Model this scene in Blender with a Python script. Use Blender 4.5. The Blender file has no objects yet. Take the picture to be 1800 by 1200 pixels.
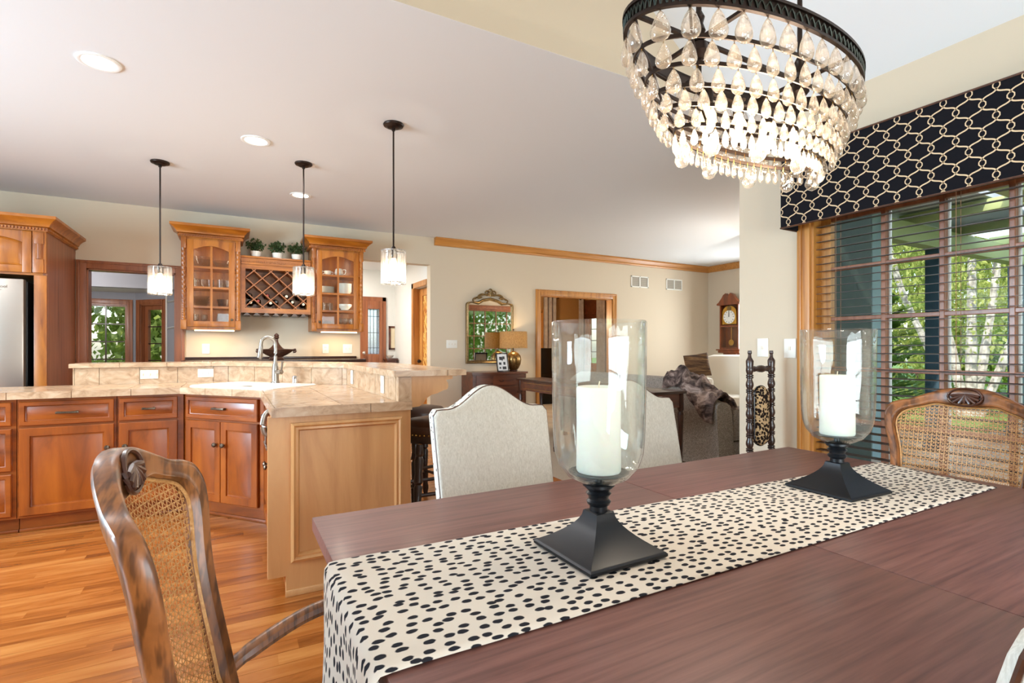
import bpy, bmesh, math, random
from mathutils import Matrix, Vector, Euler
random.seed(7)
S = bpy.context.scene
COL = S.collection
R = math.radians

# ------------------------------------------------------------------ camera, sky, sun, added fill lights, exposure
CAMZ = 1.195
cam_d = bpy.data.cameras.new('camera'); cam_d.lens = 18.0; cam_d.sensor_width = 36.0
cam_d.shift_y = 12.0 / 1800.0; cam_d.clip_start = 0.02; cam_d.clip_end = 300
cam = bpy.data.objects.new('camera', cam_d); COL.objects.link(cam)
cam.location = (0, 0, CAMZ); cam.rotation_euler = (R(90), 0, R(-28.6))
S.camera = cam
world = bpy.data.worlds.new('sky'); S.world = world; world.use_nodes = True
wn = world.node_tree.nodes; wl = world.node_tree.links
sky = wn.new('ShaderNodeTexSky'); sky.sky_type = 'NISHITA'; sky.sun_disc = False
sky.sun_elevation = R(50); sky.sun_rotation = R(265); sky.air_density = 1.0; sky.dust_density = 1.5
wl.new(sky.outputs[0], wn['Background'].inputs[0]); wn['Background'].inputs[1].default_value = 0.4
S.view_settings.view_transform = 'Standard'; S.view_settings.look = 'None'
S.view_settings.gamma = 1.0; S.view_settings.use_curve_mapping = False
S.view_settings.exposure = 0.2
S.cycles.use_denoising = True
S.cycles.max_bounces = 8; S.cycles.transparent_max_bounces = 20; S.cycles.diffuse_bounces = 4; S.cycles.use_adaptive_sampling = True; S.cycles.adaptive_threshold = .05
S.cycles.glossy_bounces = 3; S.cycles.caustics_reflective = False; S.cycles.caustics_refractive = False
S.cycles.sample_clamp_indirect = 6.0

def light(name, kind, loc, energy, color=(1, 1, 1), rot=(0, 0, 0), size=None, size_y=None, parent=None, spread=None, radius=None, shape=None, angle=None):
    d = bpy.data.lights.new(name, kind); d.energy = energy; d.color = color
    if kind == 'AREA':
        d.shape = shape or ('RECTANGLE' if size_y else 'DISK'); d.size = size
        if size_y: d.size_y = size_y
        if spread: d.spread = spread
    if radius is not None: d.shadow_soft_size = radius
    if angle: d.angle = angle
    o = bpy.data.objects.new(name, d); COL.objects.link(o); o.location = loc; o.rotation_euler = rot
    if parent: o.parent = parent
    return o
SUND = Vector((0.72, 0.22, -0.66))
sun = light('sun', 'SUN', (-20, -5, 25), 5.0, (1.0, .95, .86), angle=R(1.0))
sun.rotation_euler = SUND.to_track_quat('-Z', 'Y').to_euler()
FILL_TINT = (0.86, 0.93, 1.0)
# added fill lights in unseen openings: back wall, west kitchen, east living room
light('added_fill_back', 'AREA', (1.1, -2.34, 1.15), 185, FILL_TINT, (R(90), 0, 0), 3.0, 2.0)
light('added_fill_west', 'AREA', (-4.14, 2.6, 1.55), 450, (.57, .79, 1.0), (R(90), 0, R(-90)), 2.4, 1.3)
light('added_fill_east', 'AREA', (8.14, 5.45, 1.5), 90, FILL_TINT, (R(90), 0, R(90)), .85, 1.3)

# ------------------------------------------------------------------ materials
def lin(c):
    f = lambda v: v / 12.92 if v <= .04045 else ((v + .055) / 1.055) ** 2.4
    return tuple(f(v / 255.0) for v in c[:3]) + (1,)
M = {}
def newmat(name):
    m = bpy.data.materials.new(name); m.use_nodes = True; M[name] = m
    n = m.node_tree.nodes; return m, n, m.node_tree.links, n['Principled BSDF']
def coords(n, l, scale, kind='Object', rot=(0, 0, 0)):
    t = n.new('ShaderNodeTexCoord'); mp = n.new('ShaderNodeMapping')
    mp.inputs['Scale'].default_value = scale; mp.inputs['Rotation'].default_value = rot
    l.new(t.outputs[kind], mp.inputs[0]); return mp.outputs[0]
def ramp(n, l, src, stops):
    r = n.new('ShaderNodeValToRGB'); e = r.color_ramp.elements
    while len(e) < len(stops): e.new(.5)
    for k, (p, c) in enumerate(stops): e[k].position = p; e[k].color = c
    l.new(src, r.inputs[0]); return r.outputs[0]
def noise(n, l, vec, scale=1, detail=4, rough=.55, dist=0):
    t = n.new('ShaderNodeTexNoise'); t.inputs['Scale'].default_value = scale; t.inputs['Detail'].default_value = detail
    t.inputs['Roughness'].default_value = rough; t.inputs['Distortion'].default_value = dist
    l.new(vec, t.inputs['Vector']); return t
def bump(n, l, b, src, strength=.2, dist=.002):
    k = n.new('ShaderNodeBump'); k.inputs['Strength'].default_value = strength; k.inputs['Distance'].default_value = dist
    l.new(src, k.inputs['Height']); l.new(k.outputs[0], b.inputs['Normal'])
def plain(name, c, rough=.5, metal=0, spec=.5, coat=0, bmp=None, var=None, em=None):
    m, n, l, b = newmat(name); b.inputs['Base Color'].default_value = lin(c); b.inputs['Roughness'].default_value = rough
    b.inputs['Metallic'].default_value = metal; b.inputs['Specular IOR Level'].default_value = spec; b.inputs['Coat Weight'].default_value = coat
    if var:
        c2, sc = var; t = noise(n, l, coords(n, l, (sc,) * 3), 1, 5)
        l.new(ramp(n, l, t.outputs[0], [(.3, lin(c)), (.7, lin(c2))]), b.inputs['Base Color'])
    if bmp:
        t = noise(n, l, coords(n, l, (bmp[0],) * 3), 1, 3); bump(n, l, b, t.outputs[0], bmp[1], .002)
    if em:
        b.inputs['Emission Color'].default_value = lin(em[0]); b.inputs['Emission Strength'].default_value = em[1]
    return m
def wood(name, stops, grain=(1.2, 14, 14), rough=.35, coat=.15, rnd=0.0, pore=.0, dist=.6):
    m, n, l, b = newmat(name); v = coords(n, l, grain)
    if rnd:
        oi = n.new('ShaderNodeObjectInfo'); ad = n.new('ShaderNodeVectorMath'); ad.operation = 'MULTIPLY_ADD'
        cb = n.new('ShaderNodeCombineXYZ')
        for k in range(3): l.new(oi.outputs['Random'], cb.inputs[k])
        ad.inputs[1].default_value = (37, 19, 11); l.new(cb.outputs[0], ad.inputs[0]); l.new(v, ad.inputs[2]); v = ad.outputs[0]
    t = noise(n, l, v, 1, 6, .6, dist)
    src = t.outputs[0]
    if rnd:
        mm = n.new('ShaderNodeMath'); mm.operation = 'MULTIPLY_ADD'; mm.inputs[1].default_value = rnd
        sb = n.new('ShaderNodeMath'); sb.operation = 'SUBTRACT'; sb.inputs[1].default_value = .5
        l.new(oi.outputs['Random'], sb.inputs[0]); l.new(sb.outputs[0], mm.inputs[0]); l.new(src, mm.inputs[2]); src = mm.outputs[0]
    c = ramp(n, l, src, [(p, lin(k)) for p, k in stops])
    if pore:
        w = noise(n, l, coords(n, l, (grain[0] * 2, grain[1] * 9, grain[2] * 9)), 1, 2)
        mx = n.new('ShaderNodeMix'); mx.data_type = 'RGBA'; mx.blend_type = 'MULTIPLY'; mx.inputs[0].default_value = pore
        l.new(c, mx.inputs[6]); l.new(ramp(n, l, w.outputs[0], [(.4, (.15, .12, .1, 1)), (.55, (1, 1, 1, 1))]), mx.inputs[7]); c = mx.outputs[2]
        bump(n, l, b, w.outputs[0], .25, .001)
    l.new(c, b.inputs['Base Color']); b.inputs['Roughness'].default_value = rough; b.inputs['Coat Weight'].default_value = coat
    b.inputs['Coat Roughness'].default_value = .2
    return m
HONEY = [(.3, (120, 60, 12)), (.5, (164, 94, 24)), (.72, (190, 116, 36))]
wood('cabinet_x', [(.28, (94, 40, 6)), (.5, (138, 66, 12)), (.74, (162, 84, 20))], (1.5, 8, 8))  # same cabinet wood, darkened for the weaker light on the base cabinets
wood('cabinet_z', [(.28, (94, 40, 6)), (.5, (138, 66, 12)), (.74, (162, 84, 20))], (8, 8, 1.5))
wood('cabinet_up_x', HONEY, (2, 10, 10)); wood('cabinet_up_z', HONEY, (10, 10, 1.6))
wood('lit_cabinet_wood', [(.3, (186, 132, 80)), (.5, (204, 152, 98)), (.75, (214, 164, 110))], (5, 5, .8), .4, .1, dist=1.5)  # cabinet wood lightened: window light on the end panel put into its colour
wood('oak_x', [(.3, (150, 92, 36)), (.5, (186, 124, 56)), (.72, (202, 142, 72))], (1.2, 30, 30), .4)
wood('oak_y', [(.3, (150, 92, 36)), (.5, (186, 124, 56)), (.72, (202, 142, 72))], (30, 1.2, 30), .4)
wood('oak_z', [(.3, (150, 92, 36)), (.5, (186, 124, 56)), (.72, (202, 142, 72))], (30, 30, 1.2), .4)
wood('redoak_z', [(.3, (112, 62, 36)), (.5, (146, 86, 52)), (.75, (160, 100, 64))], (25, 25, 1.2), .4)
wood('floor_plank', [(.22, (112, 56, 16)), (.5, (156, 88, 34)), (.8, (184, 120, 60))], (1.3, 10, 10), .27, .25, rnd=.26, dist=1.2)
wood('mahogany', [(.3, (86, 52, 46)), (.5, (110, 70, 62)), (.75, (128, 86, 77))], (3, 70, 70), .48, .12, dist=.3)
wood('walnut_chair', [(.3, (88, 48, 20)), (.5, (136, 82, 40)), (.75, (162, 106, 56))], (10, 10, 2.2), .38, .12, pore=.7)
wood('dark_wood', [(.3, (38, 20, 14)), (.6, (68, 36, 24))], (3, 14, 14), .32, .2)
wood('chest_wood', [(.3, (62, 28, 16)), (.55, (98, 50, 28)), (.75, (118, 62, 36))], (2, 16, 16), .3, .25)
wood('clock_wood', [(.3, (92, 40, 16)), (.6, (136, 66, 28))], (10, 10, 2), .3, .3)
wood('blind_slat', [(.3, (44, 28, 18)), (.7, (66, 42, 26))], (20, 1.2, 20), .45, 0)
plain('turned_dark', (52, 34, 28), .3, coat=.3)
plain('wall_beige', (207, 191, 168), .85, spec=.2, bmp=(300, .05))
plain('wall_white', (226, 226, 222), .85, spec=.2)
plain('wall_grey', (150, 150, 156), .8, spec=.2)
plain('wall_tan', (172, 128, 78), .85, spec=.2)
plain('ceiling_white', (222, 222, 222), .9, spec=.1)
plain('white_trim', (236, 236, 232), .5)
plain('carpet', (188, 176, 160), 1, spec=.05, var=((170, 158, 142), 140), bmp=(400, .4))
plain('bronze', (46, 34, 28), .38, .7)
plain('verdigris', (58, 66, 58), .5, .6, var=((40, 36, 30), 60))
plain('black_metal', (22, 24, 28), .36, .35)
plain('brushed_steel', (158, 152, 144), .3, 1)
plain('fridge_steel', (176, 164, 152), .33, .85)
plain('chrome', (220, 220, 220), .1, 1)
plain('brass', (186, 146, 70), .25, 1)
plain('pewter', (120, 104, 88), .35, .9, var=((70, 58, 46), 200))
plain('gold_pot', (166, 132, 78), .3, .85, var=((96, 70, 40), 60), bmp=(70, .5))
plain('gilt', (160, 132, 86), .38, .75, var=((92, 72, 48), 80))
plain('porcelain', (240, 232, 220), .2, coat=.4)
plain('china', (232, 230, 224), .25, coat=.3)
plain('plate_plastic', (226, 216, 198), .4)
plain('switch_white', (232, 228, 218), .4)
plain('dark_slot', (30, 26, 24), .7)
plain('wax', (242, 238, 226), .45, spec=.3)
m = M['wax']; m.node_tree.nodes['Principled BSDF'].inputs['Subsurface Weight'].default_value = .25
plain('leather', (66, 38, 24), .4, coat=.1, bmp=(120, .15))
plain('fridge_dark', (20, 20, 22), .4)
plain('counter_dark', (52, 32, 24), .25)
plain('grout', (176, 152, 128), .9)
plain('wine_glass_dark', (16, 20, 14), .12, coat=.5)
plain('wine_foil', (150, 40, 34), .4)
plain('label_cream', (226, 210, 180), .6)
plain('white_pot', (232, 226, 214), .6)
plain('urn', (58, 34, 26), .35, var=((96, 60, 40), 40), coat=.2)
plain('fur_brown', (62, 42, 30), .9)
plain('mirror', (225, 225, 222), .02, 1)
plain('black_gloss', (14, 14, 16), .25)
plain('frame_print', (228, 230, 232), .5)
plain('frame_ink', (40, 42, 48), .6)
plain('curtain', (176, 164, 158), .9, var=((150, 138, 134), 12))
plain('vent_grey', (150, 144, 134), .6)
plain('siding_green', (58, 70, 64), .7)
plain('trim_teal', (142, 166, 168), .7)
plain('post_blue', (64, 88, 102), .5)
plain('beam_green', (172, 182, 126), .7)
plain('patio', (176, 168, 156), .9, var=((150, 142, 132), 3))
plain('bark_white', (214, 208, 198), .8, var=((120, 112, 104), 9))
plain('bark_dark', (84, 66, 52), .9)
plain('rack_wood', (156, 92, 48), .45)
plain('valance_black', (20, 19, 24), .9, spec=.15)
plain('valance_cream', (214, 186, 150), .9)
plain('cord', (150, 110, 80), .8)
plain('house_roof', (90, 84, 80), .9)

def add_var(name, kind, stops, scale, rough, bs=0, bscale=None, extra=None):
    m, n, l, b = newmat(name); v = coords(n, l, scale)
    t = noise(n, l, v, 1, 6, .65, 1.2)
    l.new(ramp(n, l, t.outputs[0], [(p, lin(c)) for p, c in stops]), b.inputs['Base Color']); b.inputs['Roughness'].default_value = rough
    if bs: bump(n, l, b, noise(n, l, coords(n, l, bscale), 1, 2).outputs[0], bs, .002)
    return m
add_var('travertine', 0, [(.28, (152, 118, 88)), (.5, (186, 154, 122)), (.75, (204, 178, 150))], (9, 9, 14), .22)
add_var('linen', 0, [(.3, (178, 170, 156)), (.7, (208, 202, 190))], (160, 160, 40), .9, .35, (420, 420, 120))
add_var('tweed', 0, [(.32, (96, 90, 86)), (.5, (150, 142, 134)), (.7, (200, 190, 178))], (110, 110, 110), .95, .5, (200, 200, 200))
add_var('burlap', 0, [(.3, (150, 126, 84)), (.7, (196, 170, 122))], (160, 160, 60), .9)
add_var('cane', 0, [(.3, (150, 98, 50)), (.7, (204, 156, 98))], (60, 60, 60), .5)
add_var('throw_fur', 0, [(.38, (58, 46, 44)), (.5, (120, 102, 96)), (.62, (196, 176, 166))], (6, 6, 9), .95, .6, (90, 90, 90))
add_var('pillow_fur', 0, [(.35, (40, 26, 18)), (.5, (86, 60, 38)), (.65, (140, 108, 68))], (2, 2, 22), .95, .4, (120, 120, 120))
add_var('grass', 0, [(.3, (74, 112, 40)), (.7, (120, 150, 66))], (3, 3, 3), .95)
add_var('etched_gold', 0, [(.42, (160, 92, 24)), (.5, (188, 120, 40)), (.56, (232, 190, 110))], (9, 14, 9), .4)
def leafmat(name, stops, sc=2.5):
    m, n, l, b = newmat(name); t = noise(n, l, coords(n, l, (sc,) * 3), 1, 6, .8)
    c = ramp(n, l, t.outputs[0], [(p, lin(k)) for p, k in stops]); l.new(c, b.inputs['Base Color']); b.inputs['Roughness'].default_value = .6
    tr = n.new('ShaderNodeBsdfTranslucent'); l.new(c, tr.inputs[0]); mx = n.new('ShaderNodeMixShader'); mx.inputs[0].default_value = .5
    l.new(b.outputs[0], mx.inputs[1]); l.new(tr.outputs[0], mx.inputs[2]); l.new(mx.outputs[0], n['Material Output'].inputs[0])
leafmat('leaf_birch', [(.3, (120, 140, 60)), (.55, (176, 184, 98)), (.75, (214, 212, 150))])
leafmat('leaf_green', [(.3, (84, 124, 44)), (.5, (138, 172, 66)), (.75, (204, 208, 104))])
leafmat('leaf_conifer', [(.3, (84, 120, 50)), (.55, (136, 170, 82)), (.75, (176, 200, 116))])
leafmat('leaf_dark', [(.3, (36, 62, 28)), (.6, (76, 112, 52)), (.8, (120, 150, 84))], 5)
leafmat('leaf_pot', [(.3, (44, 62, 32)), (.6, (84, 106, 58)), (.8, (124, 140, 90))], 40)

def glassy(name, ior, tint, rough=.02, wav=None, milk=0, milkc=(1, .95, .88, 1), boost=1.0, power=4.0):
    m, n, l, b = newmat(name); n.remove(b)
    tr = n.new('ShaderNodeBsdfTransparent'); tr.inputs[0].default_value = tint
    gl = n.new('ShaderNodeBsdfGlossy'); gl.inputs['Roughness'].default_value = rough
    fr = n.new('ShaderNodeLayerWeight'); pw = n.new('ShaderNodeMath'); pw.operation = 'POWER'; pw.inputs[1].default_value = power; l.new(fr.outputs['Facing'], pw.inputs[0])
    f0 = ((ior - 1) / (ior + 1)) ** 2
    mu = n.new('ShaderNodeMath'); mu.operation = 'MULTIPLY_ADD'; mu.use_clamp = True; mu.inputs[1].default_value = .55 * boost; mu.inputs[2].default_value = f0 * boost; l.new(pw.outputs[0], mu.inputs[0])
    mx = n.new('ShaderNodeMixShader'); l.new(mu.outputs[0], mx.inputs[0]); l.new(tr.outputs[0], mx.inputs[1]); l.new(gl.outputs[0], mx.inputs[2])
    if wav:
        t = noise(n, l, coords(n, l, wav[0]), 1, 2); k = n.new('ShaderNodeBump'); k.inputs['Strength'].default_value = wav[1]; k.inputs['Distance'].default_value = .01
        l.new(t.outputs[0], k.inputs['Height']); l.new(k.outputs[0], gl.inputs['Normal']); l.new(k.outputs[0], fr.inputs['Normal'])
    out = mx.outputs[0]
    if milk:
        df = n.new('ShaderNodeBsdfTranslucent'); df.inputs[0].default_value = milkc
        m2 = n.new('ShaderNodeMixShader'); m2.inputs[0].default_value = milk; l.new(out, m2.inputs[1]); l.new(df.outputs[0], m2.inputs[2]); out = m2.outputs[0]
    l.new(out, n['Material Output'].inputs[0]); return m
glassy('pane_glass', 1.15, (.98, .99, .98, 1), boost=.3)
glassy('cabinet_glass', 1.3, (.97, .97, .95, 1))
glassy('hurricane_glass', 1.45, (.97, .985, .975, 1), .03, ((16, 16, 2.4), .8), .03, (.95, 1, .98, 1), boost=1.9)
glassy('crystal', 1.6, (.97, .95, .92, 1), .06, ((90, 90, 60), .5), .24, (1, .88, .74, 1), boost=1.7, power=2.0)
glassy('pendant_crystal', 1.6, (.97, .95, .92, 1), .05, ((90, 90, 20), .4), .07, boost=1.6, power=2.0)
glassy('drinking_glass', 1.5, (.93, .94, .93, 1), .05, None, .06)
glassy('clear_panel', 1.2, (.9, .95, 1, 1), .1, None, .5, (.9, .95, 1, 1))
glassy('leaded_glass', 1.5, (.9, .94, 1, 1), .1, ((60, 60, 60), .6), .2, (.92, .96, 1, 1))
def emis(name, c, s):
    m, n, l, b = newmat(name); b.inputs['Base Color'].default_value = lin(c); b.inputs['Emission Color'].default_value = lin(c); b.inputs['Emission Strength'].default_value = s
emis('bulb_warm', (255, 210, 150), 5); emis('bulb_white', (255, 246, 232), 6); emis('strip_warm', (255, 214, 160), 5)
# lamp shade: burlap that lets its bulb glow through
m, n, l, b = newmat('shade_cloth'); t = noise(n, l, coords(n, l, (160, 160, 60)), 1, 3)
c = ramp(n, l, t.outputs[0], [(.3, lin((160, 134, 90))), (.7, lin((206, 180, 132)))]); l.new(c, b.inputs['Base Color']); b.inputs['Roughness'].default_value = .9
tr = n.new('ShaderNodeBsdfTranslucent'); l.new(c, tr.inputs[0]); mx = n.new('ShaderNodeMixShader'); mx.inputs[0].default_value = .5
l.new(b.outputs[0], mx.inputs[1]); l.new(tr.outputs[0], mx.inputs[2]); l.new(mx.outputs[0], n['Material Output'].inputs[0])
# spotted cloth (printed dashes), mapped along the cloth itself
def spotted(name, ground, spot, sx, sy, thr, rnd=.75, kind='UV', dist=.25):
    m, n, l, b = newmat(name); v = coords(n, l, (sx, sy, sx), kind)
    nz = noise(n, l, v, 1.6, 2); ad = n.new('ShaderNodeVectorMath'); ad.operation = 'MULTIPLY_ADD'
    ad.inputs[1].default_value = (dist,) * 3; l.new(nz.outputs['Color'], ad.inputs[0]); l.new(v, ad.inputs[2])
    vo = n.new('ShaderNodeTexVoronoi'); vo.voronoi_dimensions = '2D' if kind == 'UV' else '3D'; vo.inputs['Scale'].default_value = 1; vo.inputs['Randomness'].default_value = rnd
    l.new(ad.outputs[0], vo.inputs['Vector'])
    l.new(ramp(n, l, vo.outputs['Distance'], [(thr - .03, lin(spot)), (thr + .03, lin(ground))]), b.inputs['Base Color']); b.inputs['Roughness'].default_value = .9
    b.inputs['Specular IOR Level'].default_value = .15
    bump(n, l, b, noise(n, l, coords(n, l, (500, 500, 500)), 1, 1).outputs[0], .15, .001)
spotted('runner_print', (216, 205, 190), (36, 36, 42), 30, 50, .28, .62)
spotted('leopard', (196, 166, 126), (34, 24, 20), 62, 62, .56, .9, 'Object', .5)
spotted('chair_print', (206, 200, 188), (60, 58, 62), 40, 40, .25, .8, 'Object')

# ------------------------------------------------------------------ mesh helpers
class B:
    def __init__(s): s.bm = bmesh.new()
    def box(s, x0, y0, z0, x1, y1, z1, bev=0, Mx=None):
        r = bmesh.ops.create_cube(s.bm, size=1.0); vs = r['verts']
        c = Vector(((x0 + x1) / 2, (y0 + y1) / 2, (z0 + z1) / 2)); d = Vector((abs(x1 - x0), abs(y1 - y0), abs(z1 - z0)))
        for v in vs: v.co = Vector((v.co.x * d.x, v.co.y * d.y, v.co.z * d.z)) + c
        if bev:
            es = list({e for v in vs for e in v.link_edges})
            r2 = bmesh.ops.bevel(s.bm, geom=es, offset=bev, segments=2, affect='EDGES', profile=.6)
            vs = list({v for v in vs if v.is_valid} | set(r2['verts']))
        if Mx is not None:
            for v in vs: v.co = Mx @ v.co
        return s
    def loft(s, loops, close=True, caps=True, ring=False):
        L = [[s.bm.verts.new(p) for p in lp] for lp in loops]; n = len(L[0]); N = len(L)
        for i in range(N if ring else N - 1):
            a, b = L[i], L[(i + 1) % N]
            for j in range(n if close else n - 1):
                k = (j + 1) % n
                try: s.bm.faces.new((a[j], a[k], b[k], b[j]))
                except ValueError: pass
        if caps and close and not ring:
            for lp, fl in ((L[0], True), (L[-1], False)):
                try: s.bm.faces.new(lp[::-1] if fl else lp)
                except ValueError: pass
        return s
    def lathe(s, prof, n=24, c=(0, 0, 0), caps=True, sx=1, sy=1):
        s.loft([[(c[0] + sx * r * math.cos(2 * math.pi * j / n), c[1] + sy * r * math.sin(2 * math.pi * j / n), c[2] + z) for j in range(n)] for r, z in prof], True, caps); return s
    def tube(s, pts, r, n=8, fl=1.0, caps=True, up=(0, 0, 1), closed=False):
        P = [Vector(p) for p in pts]; loops = []; N = len(P)
        rr = r if isinstance(r, (list, tuple)) else [r] * N
        for i, p in enumerate(P):
            if closed: t = (P[(i + 1) % N] - P[i - 1])
            else: t = (P[min(i + 1, N - 1)] - P[max(i - 1, 0)])
            t.normalize(); u = Vector(up); a = t.cross(u)
            if a.length < 1e-3: a = t.cross(Vector((1, 0, .01)))
            a.normalize(); b = a.cross(t); b.normalize()
            loops.append([tuple(p + a * (rr[i] * math.cos(2 * math.pi * j / n)) + b * (rr[i] * fl * math.sin(2 * math.pi * j / n))) for j in range(n)])
        s.loft(loops, True, caps, ring=closed); return s
    def cyl(s, p0, p1, r0, r1=None, n=12): return s.tube([p0, p1], [r0, r0 if r1 is None else r1], n)
    def prism(s, poly, z0, z1, Mx=None):
        lo = [Vector((p[0], p[1], z0)) for p in poly]; hi = [Vector((p[0], p[1], z1)) for p in poly]
        if Mx is not None: lo = [Mx @ v for v in lo]; hi = [Mx @ v for v in hi]
        s.loft([lo, hi]); return s
    def sphere(s, c, r, n=12, sz=1.0):
        k = max(4, n // 2)
        s.lathe([(max(1e-4, r * math.sin(math.pi * i / k)), -r * sz * math.cos(math.pi * i / k)) for i in range(k + 1)], n, c); return s
    def rects(s, x0, z0, x1, z1, y, prof):
        loops = []
        for ins, d in prof: loops.append([(x0 + ins, y - d, z0 + ins), (x1 - ins, y - d, z0 + ins), (x1 - ins, y - d, z1 - ins), (x0 + ins, y - d, z1 - ins)])
        s.loft(loops); return s
    def sweep(s, path, prof, closed=False):
        # path: xy points, prof: (out, z); out is to the right of the walking direction
        P = [Vector((p[0], p[1])) for p in path]; N = len(P); loops = []
        for i in range(N):
            d0 = (P[i] - P[i - 1]).normalized() if (i > 0 or closed) else None
            d1 = (P[(i + 1) % N] - P[i]).normalized() if (i < N - 1 or closed) else None
            n0 = Vector((d0.y, -d0.x)) if d0 else None; n1 = Vector((d1.y, -d1.x)) if d1 else None
            if n0 and n1:
                m_ = (n0 + n1).normalized(); k = 1 / max(.3, m_.dot(n0)); nn = m_ * k
            else: nn = n0 or n1
            loops.append([(P[i].x + nn.x * o, P[i].y + nn.y * o, z) for o, z in prof])
        s.loft(loops, True, not closed, ring=closed); return s
    def quad(s, a, b, c, d):
        s.bm.faces.new([s.bm.verts.new(p) for p in (a, b, c, d)]); return s
    def tf(s, Mx): s.bm.transform(Mx); return s
    def mesh(s, name, mat, smooth=True, ang=.6):
        bmesh.ops.recalc_face_normals(s.bm, faces=s.bm.faces)
        me = bpy.data.meshes.new(name); s.bm.to_mesh(me); s.bm.free()
        if mat: me.materials.append(M[mat])
        if smooth and len(me.polygons):
            me.polygons.foreach_set('use_smooth', [True] * len(me.polygons)); me.set_sharp_from_angle(angle=ang)
        return me
RM = {}
def obj(name, b, mat, parent=None, world=False, smooth=True, kind=None, label=None, ang=.6):
    if world and parent is not None: b.tf(RM[parent.name].inverted())
    me = b.mesh(name, mat, smooth, ang); o = bpy.data.objects.new(name, me); COL.objects.link(o)
    if parent is not None: o.parent = parent
    RM[o.name] = RM[parent.name] if parent is not None else Matrix.Identity(4)
    if kind: o['kind'] = kind
    if label: o['label'] = label
    return o
def tag(o, label, cat, group=None):
    o['label'] = label; o['category'] = cat
    if group: o['group'] = group
    return o
def thing(name, label, cat, loc=(0, 0, 0), rz=0, group=None):
    o = bpy.data.objects.new(name, None); COL.objects.link(o); o.empty_display_size = .1
    o.location = loc; o.rotation_euler = (0, 0, rz); RM[o.name] = Matrix.Translation(loc) @ Matrix.Rotation(rz, 4, 'Z')
    return tag(o, label, cat, group)
def struct(name, b, mat, parent=None, smooth=False):
    o = obj(name, b, mat, parent, smooth=smooth)
    if parent is None: o['kind'] = 'structure'
    return o
def inst(name, me, parent, loc, rot=(0, 0, 0), sc=(1, 1, 1)):
    o = bpy.data.objects.new(name, me); COL.objects.link(o); o.parent = parent; o.location = loc; o.rotation_euler = rot; o.scale = sc
    return o
def cptree(o, parent=None):
    c = o.copy(); COL.objects.link(c); c.parent = parent
    for ch in o.children: cptree(ch, c)
    return c
def dup(o, loc, rz, label):
    c = cptree(o); c.location = loc; c.rotation_euler = (0, 0, rz); c['label'] = label; return c
def crom(P, k=6, closed=False):
    out = []; N = len(P); P = [Vector(p) for p in P]
    rng = range(N) if closed else range(N - 1)
    for i in rng:
        if closed: a, b, c, d = P[i - 1], P[i], P[(i + 1) % N], P[(i + 2) % N]
        else: a, b, c, d = P[max(i - 1, 0)], P[i], P[i + 1], P[min(i + 2, N - 1)]
        for j in range(k):
            t = j / k
            out.append(.5 * ((2 * b) + (c - a) * t + (2 * a - 5 * b + 4 * c - d) * t * t + (3 * b - a - 3 * c + d) * t ** 3))
    if not closed: out.append(P[-1])
    return out
def clip_poly(poly, a, b, c):  # keep a*x+b*y<=c
    out = []
    for i in range(len(poly)):
        p, q = poly[i - 1], poly[i]; fp = a * p[0] + b * p[1] - c; fq = a * q[0] + b * q[1] - c
        if fp <= 0: out.append(p)
        if fp * fq < 0:
            t = fp / (fp - fq); out.append((p[0] + (q[0] - p[0]) * t, p[1] + (q[1] - p[1]) * t))
    return out

# ------------------------------------------------------------------ the setting
XW, YF, CZ, YS = 2.942, 6.82, 2.743, 2.253
b = B(); b.box(-4.12, -2.32, -.12, 9.4, 10.1, -.02)
floor = struct('floor', b, 'grout')
PW = .083
def plank_mesh(L):
    p = B(); p.box(-L / 2, -PW / 2 + .0008, -.02, L / 2, PW / 2 - .0008, 0, 0); return p.mesh('plank', 'floor_plank', False)
PL = {L: plank_mesh(L) for L in (.55, .8, 1.1)}
rest = B(); npl = 0
y = -2.2 + PW / 2; rowi = 0
while y < YF:
    x = -4.0 - random.random() * .8
    xmax = 2.94 if y < 2.2 else 2.62
    while x < xmax:
        L = random.choice((.55, .8, 1.1)); xa, xb = max(x, -4.0), min(x + L, xmax)
        if x + L > -1.75 and x < 1.0 and 1.75 < y < 4.45 and xb == x + L and npl < 296:
            o = inst('plank', PL[L], floor, (x + L / 2, y, 0)); npl += 1
        else: rest.box(xa + .0008, y - PW / 2 + .0008, -.02, xb - .0008, y + PW / 2 - .0008, 0)
        x += L
    y += PW; rowi += 1
obj('planks', rest, 'floor_plank', floor, smooth=False, kind='stuff')
b = B(); b.box(2.62, YS, -.02, 8.0, YF, .004); b.box(2.94, 2.2, -.02, 4.05, 2.26, .004)
obj('carpet', b, 'carpet', floor, smooth=False, kind='stuff')
b = B(); b.box(-3.2, YF, -.02, 9.3, 10, .002)
obj('tile_floor_beyond', b, 'patio', floor, smooth=False)

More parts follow.
